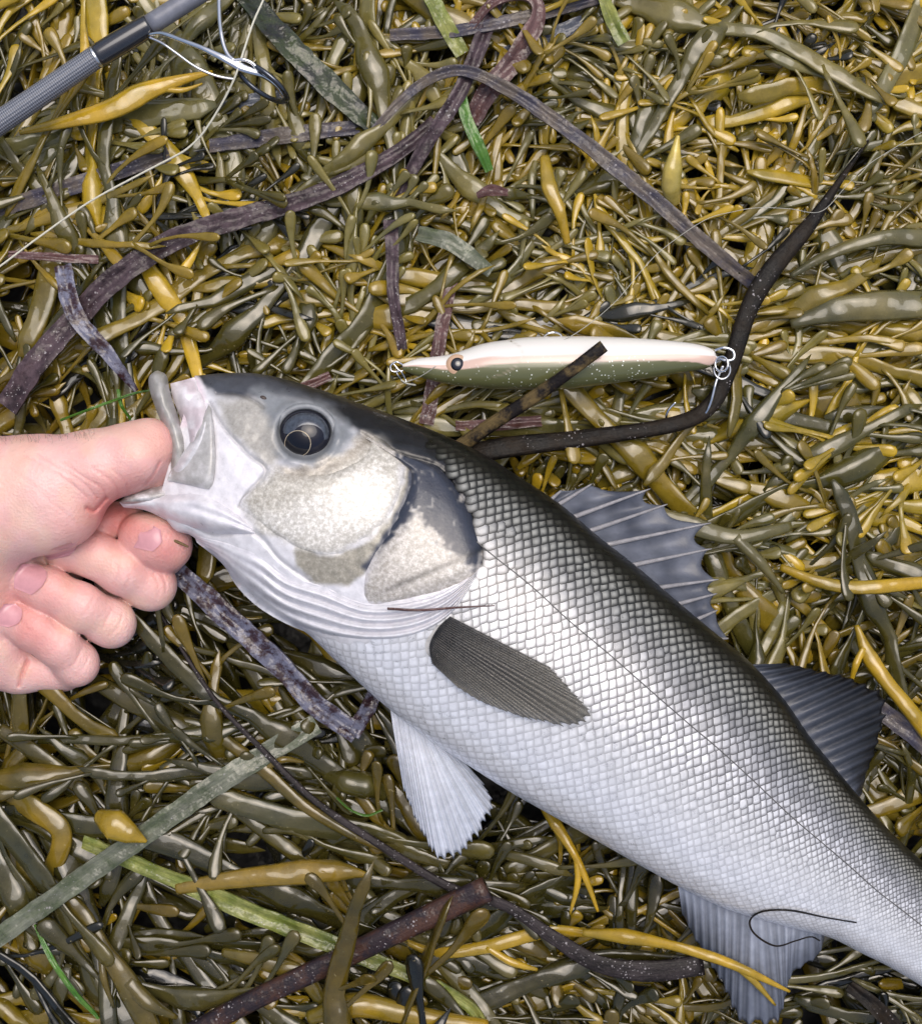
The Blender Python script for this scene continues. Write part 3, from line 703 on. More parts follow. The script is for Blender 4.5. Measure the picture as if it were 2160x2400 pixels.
patch('fin_root', cb((78,596),(20,620),(-20,680),(-10,735)), cb((120,625),(110,690),(90,730),(60,765)), 30, 16, 0.0005, M['fish'], fish, lambda x, y, a, b: np.concatenate([lerp3((.50, .49, .48), (.05, .048, .045), sstep(0.15, 0.8, b+0.7*(vnoise(x/6, y/6, 51)-0.5))), 0*x[..., None]], -1), edge=0.0003, pe=2.5)
# tail fin (lies beyond the right edge of the picture)
fin('tail_fin', [(2220,2062),(2205,2110),(2180,2180),(2158,2250)], [(2640,2240),(2560,2330),(2470,2420),(2400,2560)], 18, (.16, .17, .2), (.06, .065, .08), .020, .014, 0.05, 0.0007, 8, 0.001, 0.6)

# ------------------------------------------------------------------ the hand: signed distance field -> surface
def c4(x, y): return x/2.888, 950+y/2.888      # crop of hand -> photo px
def hand_pt(x, y, z): p = c4(x, y); return np.array([p[0]/6, -p[1]/6, z])   # local millimetres
def build_hand():
    h = 0.75
    x0, x1 = -95, 82; y0, y1 = -276, -158; z0, z1 = -14, 74
    gx, gy, gz = np.arange(x0, x1, h), np.arange(y0, y1, h), np.arange(z0, z1, h)
    X, Y, Z = (a.astype(np.float32) for a in np.meshgrid(gx, gy, gz, indexing='ij'))
    def cap(p, q, ra, rb):
        p, q = hand_pt(*p), hand_pt(*q); d = q-p; L2 = float(d@d)+1e-9
        wx, wy, wz = X-np.float32(p[0]), Y-np.float32(p[1]), Z-np.float32(p[2])
        t = np.clip((wx*d[0]+wy*d[1]+wz*d[2])/L2, 0, 1).astype(np.float32)
        return np.sqrt((wx-t*d[0])**2+(wy-t*d[1])**2+(wz-t*d[2])**2)-(ra+(rb-ra)*t).astype(np.float32)
    def ell(c, rx, ry, rz, ang=0):
        c = hand_pt(*c); ca, sa = math.cos(ang), math.sin(ang)
        wx, wy, wz = X-np.float32(c[0]), Y-np.float32(c[1]), Z-np.float32(c[2])
        u = (wx*ca+wy*sa)/rx; v = (-wx*sa+wy*ca)/ry; k = np.sqrt(u*u+v*v+(wz/rz)**2)
        return ((k-1)*min(rx, ry, rz)).astype(np.float32)
    def smin(a, b, k):
        hh = np.clip(0.5+0.5*(b-a)/k, 0, 1); return b+(a-b)*hh-k*hh*(1-hh)
    def chain(pts, k):
        f = None
        for (p, q) in zip(pts[:-1], pts[1:]):
            c = cap(p[:3], q[:3], p[3], q[3]); f = c if f is None else smin(f, c, k)
        return f
    # thumb: heel of the thumb -> knuckle -> bent tip
    thumb = chain([(-150,560,40,21),(250,520,42,17.5),(620,420,45,13.6),(900,330,47,11.6),(1020,262,46,9.6)], 6)
    thumb = smin(thumb, chain([(1015,268,45,9.4),(1060,360,40,7.8),(1040,470,36,7.2)], 3), 3)
    thumb = smin(thumb, ell((880,430,41), 11, 9.5, 9, math.radians(35)), 5)
    thenar = ell((230,720,40), 27, 17.5, 18, math.radians(14))
    thenar = smin(thenar, ell((430,720,40), 13, 12, 13, math.radians(25)), 8)
    f = smin(thumb, thenar, 6)
    # forearm and palm
    arm = chain([(-1600,760,30,30),(-700,760,30,27),(-200,720,30,26)], 8)
    palm = chain([(-250,1000,16,27),(60,1100,4,23),(250,1000,2,18),(520,900,2,13)], 8)
    palm = smin(palm, chain([(-250,1300,12,26),(-80,1560,8,19)], 8), 8)
    f = smin(f, smin(arm, palm, 10), 7)
    # little-finger base under the pinky
    base = chain([(-150,1660,8,15.5),(120,1770,8,9.6),(370,1795,9,7.9)], 5)
    f = smin(f, base, 4)
    pinky = chain([(50,1425,24,7.7),(230,1520,25,8.0),(390,1620,23,8.3),(520,1745,17,8.4),(430,1800,6,8)], 3.5)
    ring = chain([(165,1180,27,8.2),(330,1250,28,8.4),(540,1360,27,8.9),(755,1475,20,9.1),(560,1420,5,9)], 3.5)
    middle = chain([(430,985,24,7.9),(640,1010,27,8.8),(820,1110,27,9.2),(1020,1215,20,9.6),(800,1180,4,9.4)], 3.5)
    index = chain([(955,880,29,9.0),(1045,915,30,9.8),(1120,945,27,9.9),(1090,990,14,9.4),(800,900,2,9.4)], 3.5)
    inner = chain([(690,800,22,7.5),(860,760,20,7.0)], 3)
    for g, k in ((inner, 1.5), (pinky, 0.9), (ring, 0.9), (middle, 0.9), (index, 0.9)): f = smin(f, g, k)
    # surface nets
    s = f < 0
    c = np.zeros(tuple(np.array(f.shape)-1), np.int8)
    for i in (0, 1):
        for j in (0, 1):
            for k in (0, 1):
                c += s[i:f.shape[0]-1+i, j:f.shape[1]-1+j, k:f.shape[2]-1+k]
    act = (c > 0) & (c < 8); ii = np.argwhere(act); idm = np.full(c.shape, -1, np.int32); idm[act] = np.arange(len(ii))
    acc = np.zeros((len(ii), 3)); cnt = np.zeros(len(ii))
    corners = [(i, j, k) for i in (0, 1) for j in (0, 1) for k in (0, 1)]
    for a in corners:
        for ax in range(3):
            if a[ax]: continue
            b = list(a); b[ax] = 1
            fa = f[ii[:, 0]+a[0], ii[:, 1]+a[1], ii[:, 2]+a[2]]; fb = f[ii[:, 0]+b[0], ii[:, 1]+b[1], ii[:, 2]+b[2]]
            m = (fa < 0) != (fb < 0); t = np.where(m, fa/(fa-fb+1e-12), 0)
            p = np.array(a, float)[None].repeat(len(ii), 0); p[:, ax] += t
            acc[m] += p[m]; cnt[m] += 1
    V = (ii+acc/cnt[:, None])*h+np.array([x0, y0, z0])
    F = []
    for ax in range(3):
        sa = [slice(0, -1) if k == ax else slice(None) for k in range(3)]; sb = [slice(1, None) if k == ax else slice(None) for k in range(3)]
        e = np.argwhere(s[tuple(sa)] != s[tuple(sb)])
        u, v = (ax+1) % 3, (ax+2) % 3
        e = e[(e[:, u] > 0) & (e[:, v] > 0) & (e[:, u] < f.shape[u]-1) & (e[:, v] < f.shape[v]-1)]
        q = []
        for du, dv in ((1, 1), (0, 1), (0, 0), (1, 0)):
            w = e.copy(); w[:, u] -= du; w[:, v] -= dv; q.append(idm[w[:, 0], w[:, 1], w[:, 2]])
        q = np.stack(q, -1); flip = ~s[e[:, 0], e[:, 1], e[:, 2]]
        q[flip] = q[flip][:, ::-1]; F.append(q)
    F = np.concatenate(F); F = F[(F >= 0).all(1)]
    # two passes of neighbour smoothing
    for _ in range(2):
        a2 = np.zeros_like(V); c2 = np.zeros(len(V))
        for i in range(4):
            p, q = F[:, i], F[:, (i+1) % 4]
            np.add.at(a2, p, V[q]); np.add.at(c2, p, 1); np.add.at(a2, q, V[p]); np.add.at(c2, q, 1)
        V = V*0.5+0.5*a2/np.maximum(c2, 1)[:, None]
    # creases drawn on the upper skin, colour
    px, py = V[:, 0]*6, -V[:, 1]*6; cx, cy = px*2.888, (py-950)*2.888
    top = np.ones(len(V))
    red = np.zeros(len(V)); dz = np.zeros(len(V))
    CR = [([(170,340),(330,430),(470,520),(590,620)], .22, 9), ([(260,330),(420,430),(560,520),(660,630)], .28, 9), ([(420,380),(560,480),(690,560),(720,640)], .28, 9), ([(620,420),(740,500),(790,560),(800,640)], .22, 9),
          ([(760,430),(850,520),(860,600)], .2, 8), ([(1085,385),(1040,470),(985,540)], .5, 11), ([(590,695),(640,715),(690,665),(720,630)], .8, 13), ([(60,420),(200,520),(330,640)], .14, 9), ([(350,660),(480,760),(560,850)], .12, 9),
          ([(1090,1130),(1120,1200),(1125,1270)], .22, 8), ([(1040,1140),(1075,1220),(1070,1300)], .16, 8), ([(780,1060),(800,1130),(760,1210)], .16, 9), ([(850,1070),(880,1150),(850,1230)], .14, 9), ([(770,1370),(740,1420),(700,1500)], .22, 8), ([(640,1290),(600,1370),(560,1420)], .14, 9),
          ([(830,1420),(800,1500),(740,1560)], .14, 8), ([(560,1640),(520,1720),(470,1780)], .18, 8), ([(610,1680),(570,1770),(500,1840)], .14, 8), ([(410,1570),(370,1640),(320,1690)], .14, 9), ([(130,1440),(170,1480),(200,1530)], .18, 8), ([(190,1730),(150,1830),(130,1900)], .9, 13)]
    for pts, dep, wd in CR:
        dd = sdline(cx, cy, spl(pts, 14)); g = np.exp(-(dd/wd)**2)*(V[:, 2] > 12); dz -= dep*g*1.9; red = np.maximum(red, g*min(1, dep*1.6)*0.55)
    V[:, 2] += dz
    def spot(x, y, r, w): return w*np.exp(-(((cx-x)**2+(cy-y)**2)/r**2))
    red += spot(1110,1000,190,.55)+spot(900,830,120,.4)+spot(640,900,170,.35)+spot(1100,250,140,.35)+spot(640,680,120,.45)+spot(200,1560,170,.6)+spot(60,1300,150,.5)+spot(380,1180,160,.35)+spot(860,570,150,.45)+spot(780,740,110,.9)
    red = np.clip(red+0.10*(vnoise(cx/90, cy/90, 61)-0.5), 0, 1)
    pale = np.array((.74, .47, .44)); rd = np.array((.62, .23, .21))
    yel = sstep(0.55, 0.8, vnoise(cx/150+9, cy/150, 62))[:, None]
    col = (pale*(1-yel*0.35)+np.array((.74, .52, .38))*yel*0.35)*(1-red[:, None])+rd*red[:, None]
    hand = empty('hand', tuple(W(150, 1300, 0.0)))
    tag(hand, "bare human hand gripping the fish's lower jaw between thumb and curled fingers", 'hand')
    o = add('skin', W(px, py, V[:, 2]/1000), F, M['skin'], hand, col)
    # heights for the nails
    up = V[:, 2] > 10
    H = heightmap(px[up], py[up], V[up, 2]/1000)
    q = lambda *p: [(c4(x, y)[0]/DF, c4(x, y)[1]/DF) for x, y in p]
    nails = [(q((1008,797),(945,872),(905,962)), q((1088,842),(1094,925),(1035,990))),
             (q((150,1074),(103,1150),(96,1236)), q((262,1076),(318,1132),(292,1216),(215,1284))),
             (q((28,1345),(-10,1410),(-4,1490)), q((108,1342),(152,1392),(130,1470),(60,1502))),
             (q((330,985),(300,1010),(330,1050)), q((520,918),(516,970),(470,1018)))]
    for A, B in nails:
        patch('fingernail', A, B, 22, 18, 0.0003, M['nail'], hand, col_const((.7, .4, .4)), zfn=lambda px, py: lookup(H, px, py), edge=-0.0007, pe=7)
    # short hairs on the wrist
    hm = simple('arm_hair', (.16, .10, .06), 0.5); r = np.random.default_rng(3)
    VV, FF, nv = [], [], 0
    for i in range(90):
        x = r.uniform(-40, 640) if i < 95 else r.uniform(500, 680); y = interp([-60, 500, 700], [245, 208, 190], x)+r.uniform(-4, 60)
        p = c4(x, y); z = float(lookup(H, p[0], p[1])); 
        a = r.uniform(0.9, 2.0); l = r.uniform(0.002, 0.0055)
        P0 = W(*p, z-0.0005); P1 = P0+np.array([math.cos(a)*l*.6, math.sin(a)*l*.6, l*0.35]); P2 = P0+np.array([math.cos(a+.4)*l, math.sin(a+.4)*l, l*0.4])
        v, fc, _ = sweep(np.array([P0, P1, P2]), [.000035, .00003, .00001], [.000035, .00003, .00001], 3)
        VV.append(v); FF.append([g+nv for g in fc]); nv += len(v)
    hr = add('hair', np.concatenate(VV), [np.concatenate([g[k] for g in FF]) for k in range(3)], hm, hand); hr['kind'] = 'stuff'
build_hand()

# ------------------------------------------------------------------ seaweed: knotted wrack fronds
def strap(r, L, w0, curl, bladders, fine):
    n = max(10, int(L/0.006)); t = np.linspace(0, 1, n)
    ang = np.cumsum(r.standard_normal(n)*curl)*0.12+r.standard_normal()*0.2; ang -= ang[0]
    P = np.cumsum(np.stack([np.cos(ang), np.sin(ang), 0*ang], -1)*L/n, 0)
    P[:, 2] = 0.0035*np.sin(t*r.uniform(4, 9)+r.uniform(0, 6))*t
    w = w0*(1-0.45*t)*(1+0.18*np.sin(t*r.uniform(10, 20)+r.uniform(0, 6))); h = np.full(n, 0.00075)*(1-0.3*t)
    for b in bladders:
        g = np.exp(-((t-b)*L/0.0075)**2); w = w+g*w0*0.55; h = h+g*w0*0.8
    end = np.clip((1-t)*L/0.006, 0, 1)**0.5; st = np.clip(t*L/0.004+0.3, 0, 1)
    return P, np.maximum(w*end*st, 1e-4), np.maximum(h*end, 1e-4), ang
def branchlet(r, L, club, up):
    t = np.array([0, .2, .42, .58, .72, .83, .91, .97, 1.0]); n = len(t)
    bend = r.uniform(-0.6, 0.6); a = bend*t+0.12*np.sin(t*5+r.uniform(0, 6)); dt = np.diff(t, prepend=0)
    P = np.cumsum(np.stack([np.cos(a), np.sin(a), 0*a], -1)*L*dt[:, None], 0); P -= P[0]; P[:, 2] = up*t**1.3
    sh = r.uniform(0.8, 1.15)
    prof = np.array([.50, .36, .38, .52*sh, .78, .98, 1.0, .80, .30])
    return P, club*prof, np.maximum(club*prof*r.uniform(0.28, 0.5), 0.0004*(prof > .2))
def rotz(P, a):
    c, s = math.cos(a), math.sin(a); Q = P.copy(); Q[:, 0] = P[:, 0]*c-P[:, 1]*s; Q[:, 1] = P[:, 0]*s+P[:, 1]*c; return Q
def make_variant(seed, kind):
    """kind 0 = fine, many club tips; 1 = broad strap with air bladders, few tips. returns list of (name, V, F, col)"""
    r = np.random.default_rng(seed); parts = []
    L = r.uniform(0.08, 0.14) if kind == 0 else r.uniform(0.12, 0.20)
    w0 = r.uniform(0.0016, 0.0028) if kind == 0 else r.uniform(0.0028, 0.0046)
    bl = sorted(r.uniform(0.15, 0.9, size=(r.integers(0, 2) if kind == 0 else r.integers(1, 4))))
    P, w, h, ang = strap(r, L, w0, 1.0, bl, kind == 0)
    def colour(n, P, a, b, sides):
        t = np.linspace(a, b, n); c = np.stack([0.85+0.35*t, 0.88+0.26*t, 0.95-0.1*t], -1); return np.repeat(c, sides, 0)
    roll = np.cumsum(r.standard_normal(len(P))*0.12)
    V, F, _ = sweep(P, w, h, 9, roll, 1.0, FLAT9); parts.append(('stem', V, F, colour(len(P), P, 0, 0.6, 9)))
    def addbr(i, side, scale=1.0):
        Lb = r.uniform(0.013, 0.036)*scale; club = r.uniform(0.0015, 0.0026)*(1 if kind == 0 else 1.15)
        Q, qw, qh = branchlet(r, Lb, club, r.uniform(-0.002, 0.007))
        an = ang[i]+side*r.uniform(0.2, 0.65); Q = rotz(Q, an)+P[i]
        v, f, _ = sweep(Q, qw, qh, 8, r.uniform(-0.35, 0.35), 1.0, FLAT8); parts.append(('branchlet', v, f, colour(len(Q), Q, 0.3, 1.0, 8)))
    nb = r.integers(7, 12) if kind == 0 else r.integers(4, 8)
    for k in range(nb):
        i = int((0.12+0.84*(k+r.random()*0.7)/nb)*(len(P)-1)); addbr(min(i, len(P)-2), 1 if (k % 2) else -1)
    # a forked limb with its own tips
    for _ in range(2):
        i = int(r.uniform(0.2, 0.6)*(len(P)-1)); L2 = L*r.uniform(0.3, 0.5); side = r.choice([-1, 1])
        Q, qw, qh, a2 = strap(r, L2, w0*0.75, 1.0, [r.uniform(.4, .7)] if kind else [], True)
        a0 = ang[i]+side*r.uniform(0.35, 0.7); Q = rotz(Q, a0)+P[i]; Q[:, 2] += np.linspace(0, r.uniform(0, 0.005), len(Q))
        v, f, _ = sweep(Q, qw, qh, 9, 0.0, 1.0, FLAT9); parts.append(('limb', v, f, colour(len(Q), Q, 0.2, 0.8, 9)))
        for k in range(r.integers(3, 6)):
            j = int((0.3+0.68*r.random())*(len(Q)-1)); Lb = r.uniform(0.012, 0.028)
            S, sw, sh = branchlet(r, Lb, r.uniform(0.0014, 0.0023), r.uniform(-0.001, 0.007))
            S = rotz(S, a0+a2[j]+r.choice([-1, 1])*r.uniform(0.3, 0.9))+Q[j]
            v, f, _ = sweep(S, sw, sh, 8, r.uniform(-0.35, 0.35), 1.0, FLAT8); parts.append(('branchlet', v, f, colour(len(S), S, 0.3, 1.0, 8)))
    cx = P[len(P)//2].copy(); cx[2] = 0
    return [(n, v-cx, f, c) for n, v, f, c in parts]
VARS = [make_variant(100+i, 0) for i in range(16)]+[make_variant(300+i, 1) for i in range(12)]
PAL = {'golden': (.31, .215, .016), 'ochre': (.175, .125, .013), 'olive': (.066, .058, .012), 'khaki': (.135, .118, .038), 'dark': (.014, .014, .009)}
PALK = list(PAL)
def field(px, py, r):              # local lie of the weed, radians in the picture plane (counter-clockwise)
    u, v = px/2160, py/2400
    base = np.where(v < 0.5, 0.55-0.5*(u-0.5), -0.6+0.5*u)
    return base+0.9*(r.random(np.shape(px))-0.5)+2.2*(vnoise(px/260+3, py/260+3, 71)-0.5)+np.where(r.random(np.shape(px)) < 0.22, np.pi, 0)
def lowleft(px, py):               # 1 in the sparse, darker-toned weed of the lower left
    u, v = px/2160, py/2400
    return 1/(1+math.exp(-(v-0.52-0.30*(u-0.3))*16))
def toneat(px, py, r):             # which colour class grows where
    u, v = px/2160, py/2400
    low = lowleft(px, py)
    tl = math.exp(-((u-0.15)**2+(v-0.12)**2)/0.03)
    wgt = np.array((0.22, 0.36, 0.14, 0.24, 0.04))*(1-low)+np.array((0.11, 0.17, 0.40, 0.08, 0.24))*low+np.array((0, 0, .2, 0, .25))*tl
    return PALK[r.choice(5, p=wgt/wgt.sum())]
FISHPOLY = np.vstack([SU[:], SL[::-1]])
def build_bed():
    r = np.random.default_rng(17)
    Vs, Cs, T, Q, nv = [], [], [], [], 0
    jobs = []
    def scatter(n, x0, x1, y0, y1, zlo, zhi, dark):
        g = int(math.sqrt(n*(x1-x0)/(y1-y0)))+1; m = n//g+1
        for i in range(g):
            for j in range(m):
                jobs.append((x0+(i+r.random())*(x1-x0)/g, y0+(j+r.random())*(y1-y0)/m, r.uniform(zlo, zhi), dark))
    scatter(50, -200, 2360, -200, 2600, -0.048, -0.034, 0.9)  # deeper layers get a darkened colour, painting in the shade between fronds
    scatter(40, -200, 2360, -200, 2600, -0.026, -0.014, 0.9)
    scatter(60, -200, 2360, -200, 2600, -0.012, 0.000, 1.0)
    scatter(700, -1500, 3660, -1500, 3900, -0.030, 0.0, 0.95)
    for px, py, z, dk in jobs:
        if dk == 0.95 and -150 < px < 2310 and -150 < py < 2550: continue      # the outer ring only
        inside = -200 < px < 2360 and -200 < py < 2600
        big = (py > 1300 and px < 1300 and r.random() < 0.75) or r.random() < 0.38
        k = r.integers(16, 28) if big else r.integers(0, 16)
        parts = VARS[k]
        a = float(field(np.array(px), np.array(py), r)); sc = r.uniform(0.95, 1.4)*(1.08 if py > 1200 else 0.95)*(1.0 if inside else 1.3)
        lw = lowleft(px, py)
        if inside and r.random() < 0.65*lw: continue
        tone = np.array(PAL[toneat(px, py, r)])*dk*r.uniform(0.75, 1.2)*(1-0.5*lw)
        c, s = math.cos(a), math.sin(a); tx, ty = r.standard_normal(2)*0.10
        Rm = np.array([[c, -s, 0], [s, c, 0], [0, 0, 1]])@np.array([[1, 0, tx], [0, 1, ty], [-tx, -ty, 1]])*sc
        o = W(px, py, z)
        for nme, v, f, cc in parts:
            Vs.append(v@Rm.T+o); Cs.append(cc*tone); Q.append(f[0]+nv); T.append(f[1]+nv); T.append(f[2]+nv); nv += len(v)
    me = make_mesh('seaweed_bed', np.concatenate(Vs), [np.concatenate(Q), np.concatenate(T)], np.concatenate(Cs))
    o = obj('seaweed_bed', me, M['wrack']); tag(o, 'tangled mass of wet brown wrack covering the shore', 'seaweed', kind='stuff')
    print('bed tris', sum(len(q)*2 for q in Q)+sum(len(t) for t in T))
build_bed()
CLASS_LABEL = {'golden': 'golden', 'ochre': 'ochre', 'olive': 'olive', 'khaki': 'khaki', 'dark': 'dark brown'}
NUMW = 'zero one two three four five six seven eight nine ten eleven twelve thirteen fourteen fifteen sixteen seventeen eighteen nineteen twenty'.split()
LM = {'the rod grip': (150, 330), 'the rod guide': (620, 190), 'the fishing line': (330, 480), 'the long purple blade': (420, 560), 'the purple blade tip': (60, 900), 'the slate blade': (200, 420), 'the thumb': (250, 950), 'the little finger': (120, 1650),
      'the spotted blade': (600, 1560), 'the pelvic fin': (1030, 1850), 'the grey green blade': (420, 1880), 'the yellow green blade': (640, 2170), 'the plump golden bladder': (270, 1930), 'the purple brown stalk': (900, 2170), 'the speckled strand': (1300, 2220), 'the anal fin': (1700, 2230),
      'the tail stem': (2080, 2330), 'the second dorsal fin': (1960, 1650), 'the spiny dorsal fin': (1560, 1230), 'the lure head': (1050, 860), 'the lure middle': (1330, 800), 'the lure hook': (1640, 950), 'the black stalk': (1850, 560), 'the arched blade': (1400, 380), 'the torn receptacle': (1580, 390),
      'the vivid green blade': (1110, 320), 'the maroon loop': (1220, 60), 'the split straw': (1450, 60), 'the leader line': (1560, 560), 'the broad greyish blade': (2020, 720), 'the fish forehead': (760, 850), 'the fish nape': (1180, 1060), 'the belly': (1350, 2020), 'the dark green blade': (720, 150), 'the little green filaments': (290, 920), 'the bright grass blade': (150, 2260)}
def near2(px, py):
    k = sorted(LM, key=lambda q: (LM[q][0]-px)**2+(LM[q][1]-py)**2); return k
USED = set()
def build_fronds():
    r = np.random.default_rng(23)
    meshes = []
    for k, parts in enumerate(VARS):
        meshes.append([(n, make_mesh('wrack_'+n, v, f, c)) for n, v, f, c in parts])
        for _, me in meshes[-1]: me.materials.append(M['wrack'])
    spots = []
    for i in range(17):
        for j in range(18):
            px = (i+r.random())*2360/17-100; py = (j+r.random())*2600/18-100
            if sdpoly(np.array([px]), np.array([py]), FISHPOLY)[0] < -60: continue
            spots.append((px, py))
    r.shuffle(spots); n = 0
    for px, py in spots[:300]:
        big = (py > 1300 and px < 1300 and r.random() < 0.7) or r.random() < 0.32
        k = r.integers(16, 28) if big else r.integers(0, 16)
        tone = toneat(px, py, r)
        if tone == 'dark' and r.random() < 0.5: tone = 'olive'
        a = float(field(np.array(px), np.array(py), r)); sc = r.uniform(0.95, 1.35)*(1.1 if py > 1200 else 0.95)
        near = sdpoly(np.array([px]), np.array([py]), FISHPOLY)[0] < 140 or (px < 520 and 950 < py < 1700)
        z = r.uniform(-0.004, 0.006)-(0.006 if near else 0)-(0.010 if (px < 560 and 940 < py < 1720) else 0)
        lw = lowleft(px, py)
        if r.random() < 0.38*lw: continue
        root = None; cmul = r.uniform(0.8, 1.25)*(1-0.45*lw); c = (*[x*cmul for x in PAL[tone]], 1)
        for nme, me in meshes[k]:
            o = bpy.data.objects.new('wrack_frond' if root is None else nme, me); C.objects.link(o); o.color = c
            if root is None:
                root = o; o.location = W(px, py, z); o.rotation_euler = (r.standard_normal()*0.08, r.standard_normal()*0.08, a); o.scale = (sc, sc, sc)
                ks = near2(px, py); l1 = ks[0]; head_ = CLASS_LABEL[tone]+(' broad ' if k >= 16 else ' slender ')+NUMW[min(20, sum(q[0] == 'branchlet' for q in meshes[k]))]+'-tipped wrack frond by '
                lab = next((head_+l1+' towards '+q for q in ks[1:8] if head_+l1+' towards '+q not in USED), head_+l1); USED.add(lab)
                tag(o, lab, 'seaweed',
                    tone+(' broad' if k >= 16 else ' slender')+' wrack fronds')
            else: o.parent = root
        n += 1
    print('fronds', n)
build_fronds()
exec_late = []

# ------------------------------------------------------------------ single blades, stalks and fronds one can point at
def ribbon(name, pts, widths, zs, m, label, cat='seaweed', thick=0.0005, seed=1, sides=10, wav=0.0012, closed_end=True, n=None, roll=0.12, group=None):
    """pts, widths in preview px; zs in metres"""
    r = np.random.default_rng(seed); Q = spl(pts, 6*len(pts)+20) if n is None else spl(pts, n); k = len(Q); t = np.linspace(0, 1, k)
    w = np.interp(t, np.linspace(0, 1, len(widths)), widths); z = np.interp(t, np.linspace(0, 1, len(zs)), zs)
    Lm = np.sum(np.linalg.norm(np.diff(Q, axis=0), axis=1))*DF/6000
    z = z+wav*(vnoise(t*Lm*45+seed*3, 0*t+seed, seed)-0.5)*2
    P = W(Q[:, 0]*DF, Q[:, 1]*DF, z)
    hw = w*DF/6000/2*(1+0.10*(vnoise(t*Lm*60, 0*t+1, seed+2)-0.5))
    rl = roll*np.sin(t*7+seed)+roll*r.standard_normal()
    if thick < 0.0009: V, F, sv = flat(P, hw, thick, rl, seed)
    else: V, F, sv = sweep(P, hw, thick, 14, rl, 0.75)
    o = obj(name, make_mesh(name, V, F, None, sv), m)
    return tag(o, label, cat, group)
B_ = {}
B_['purple'] = m_blade('purple_blade', (.022, .012, .015), (.075, .050, .060), 0.35, 0.45, spec=0.2, vein=0.2, mscale=130, coat=0.3)
B_['purplegrey'] = m_blade('purple_grey_blade', (.045, .042, .062), (.105, .085, .070), 0.25, 0.42, coat=0.35)
B_['black'] = m_blade('black_blade', (.006, .005, .0045), (.016, .011, .007), 0.2, 0.5, spec=0.16, coat=0.04)
B_['blackbrown'] = m_blade('black_brown_blade', (.009, .007, .007), (.12, .085, .035), 0.0, 0.5, mscale=60, sharp=0.06, spec=0.18, coat=0.03)
B_['spotted'] = m_blade('spotted_blade', (.030, .012, .016), (.135, .14, .20), 0.25, 0.4, mscale=170, sharp=0.06, vein=0.2)
B_['greygreen'] = m_blade('grey_green_blade', (.070, .085, .045), (.14, .15, .11), 0.1, 0.3)
B_['green'] = m_blade('green_blade', (.12, .15, .025), (.24, .25, .07), 0.12, 0.35)
B_['brown'] = m_blade('brown_blade', (.055, .026, .018), (.020, .013, .017), 0.25, 0.4, sharp=0.06, spec=0.2, coat=0.3)
B_['darkgreen'] = m_blade('dark_green_blade', (.010, .011, .010), (.030, .045, .012), 0.0, 0.4, spec=0.25)
B_['bright'] = m_blade('bright_green_blade', (.04, .13, .012), (.07, .16, .02), 0.0, 0.35)
B_['bluegrey'] = m_blade('blue_grey_blade', (.055, .062, .085), (.09, .10, .12), 0.1, 0.35)
B_['maroon'] = m_blade('maroon_blade', (.060, .022, .018), (.12, .062, .060), 0.15, 0.4, spec=0.25)
B_['darkspot'] = m_blade('dark_strand', (.012, .009, .009), (.035, .028, .03), 0.6, 0.45, spec=0.2, coat=0.04)
K = 'eelgrass_blade'
ribbon(K, [(15,805),(70,720),(140,640),(235,545),(350,472),(470,432),(600,395),(720,342),(810,285),(860,240)], [52,50,46,44,40,38,30], [.010,.013,.014,.016,.015,.012,.008], B_['purple'], 'long dark purple strap blade curving up from the thumb side of the fish', seed=2)
ribbon(K, [(985,-20),(950,80),(905,185),(850,270),(810,340),(785,395)], [30,34,32,28,24], [.010,.014,.014,.012,.008], B_['purple'], 'purple strap blade hanging down beside the bright green piece', seed=3)
ribbon(K, [(735,262),(790,200),(850,155),(915,140),(1000,175),(1100,242),(1200,320),(1300,402),(1400,490),(1485,560)], [16,20,24,28,30,32,32,32,28], [.010,.013,.016,.018,.018,.018,.017,.016,.014,.008], B_['purplegrey'], 'long arched grey purple blade running down to the black stalk', seed=4, wav=.0006)
ribbon('wrack_stalk', [(1712,280),(1662,350),(1600,440),(1525,530),(1478,610),(1440,725),(1402,800),(1330,838),(1150,866),(1010,882),(915,900)], [5,16,34,40,38,34,32,32,38,44,44], [.012,.016,.018,.019,.019,.018,.018,.017,.017,.018,.017], B_['black'], 'long black stalk bent round the tail end of the lure', thick=.0019, seed=5, wav=.0005)
ribbon('wrack_stalk', [(1192,683),(1130,730),(1060,780),(980,832),(895,890)], [24,26,27,28,28], [.040,.037,.031,.025,.020], B_['blackbrown'], 'straight dark stalk with cut end lying across the lure', thick=.0018, seed=6, wav=.0003)
ribbon(K, [(335,1115),(430,1200),(550,1310),(620,1388),(705,1448)], [42,46,46,46,44], [.010,.013,.014,.012,.008], B_['spotted'], 'broad spotted blue grey blade below the curled fingers', seed=7, thick=.0008)
ribbon(K, [(695,1450),(725,1400),(752,1340)], [34,32,26], [.007,.008,.006], B_['spotted'], 'short dark spotted blade tucked against the fish belly', seed=8)
ribbon(K, [(-30,1870),(150,1742),(300,1638),(450,1534),(625,1428)], [40,42,44,44,40], [.012,.015,.016,.015,.009], B_['greygreen'], 'straight grey green blade with dew drops below the hand', seed=9, wav=.0005)
ribbon(K, [(165,1662),(330,1730),(500,1802),(660,1866),(810,1925),(925,1985),(965,2050)], [30,34,38,38,36,28,22], [.006,.011,.012,.012,.012,.011,.008], B_['green'], 'yellow green ribbed blade crossed by the purple stalk', seed=10, wav=.0006)
ribbon('wrack_stalk', [(962,1755),(850,1808),(700,1880),(500,1975),(370,2045)], [50,48,46,44,42], [.022,.018,.016,.014,.010], B_['brown'], 'thick purple brown stalk with a cut end below the pelvic fin', thick=.0028, seed=11, wav=.0004)
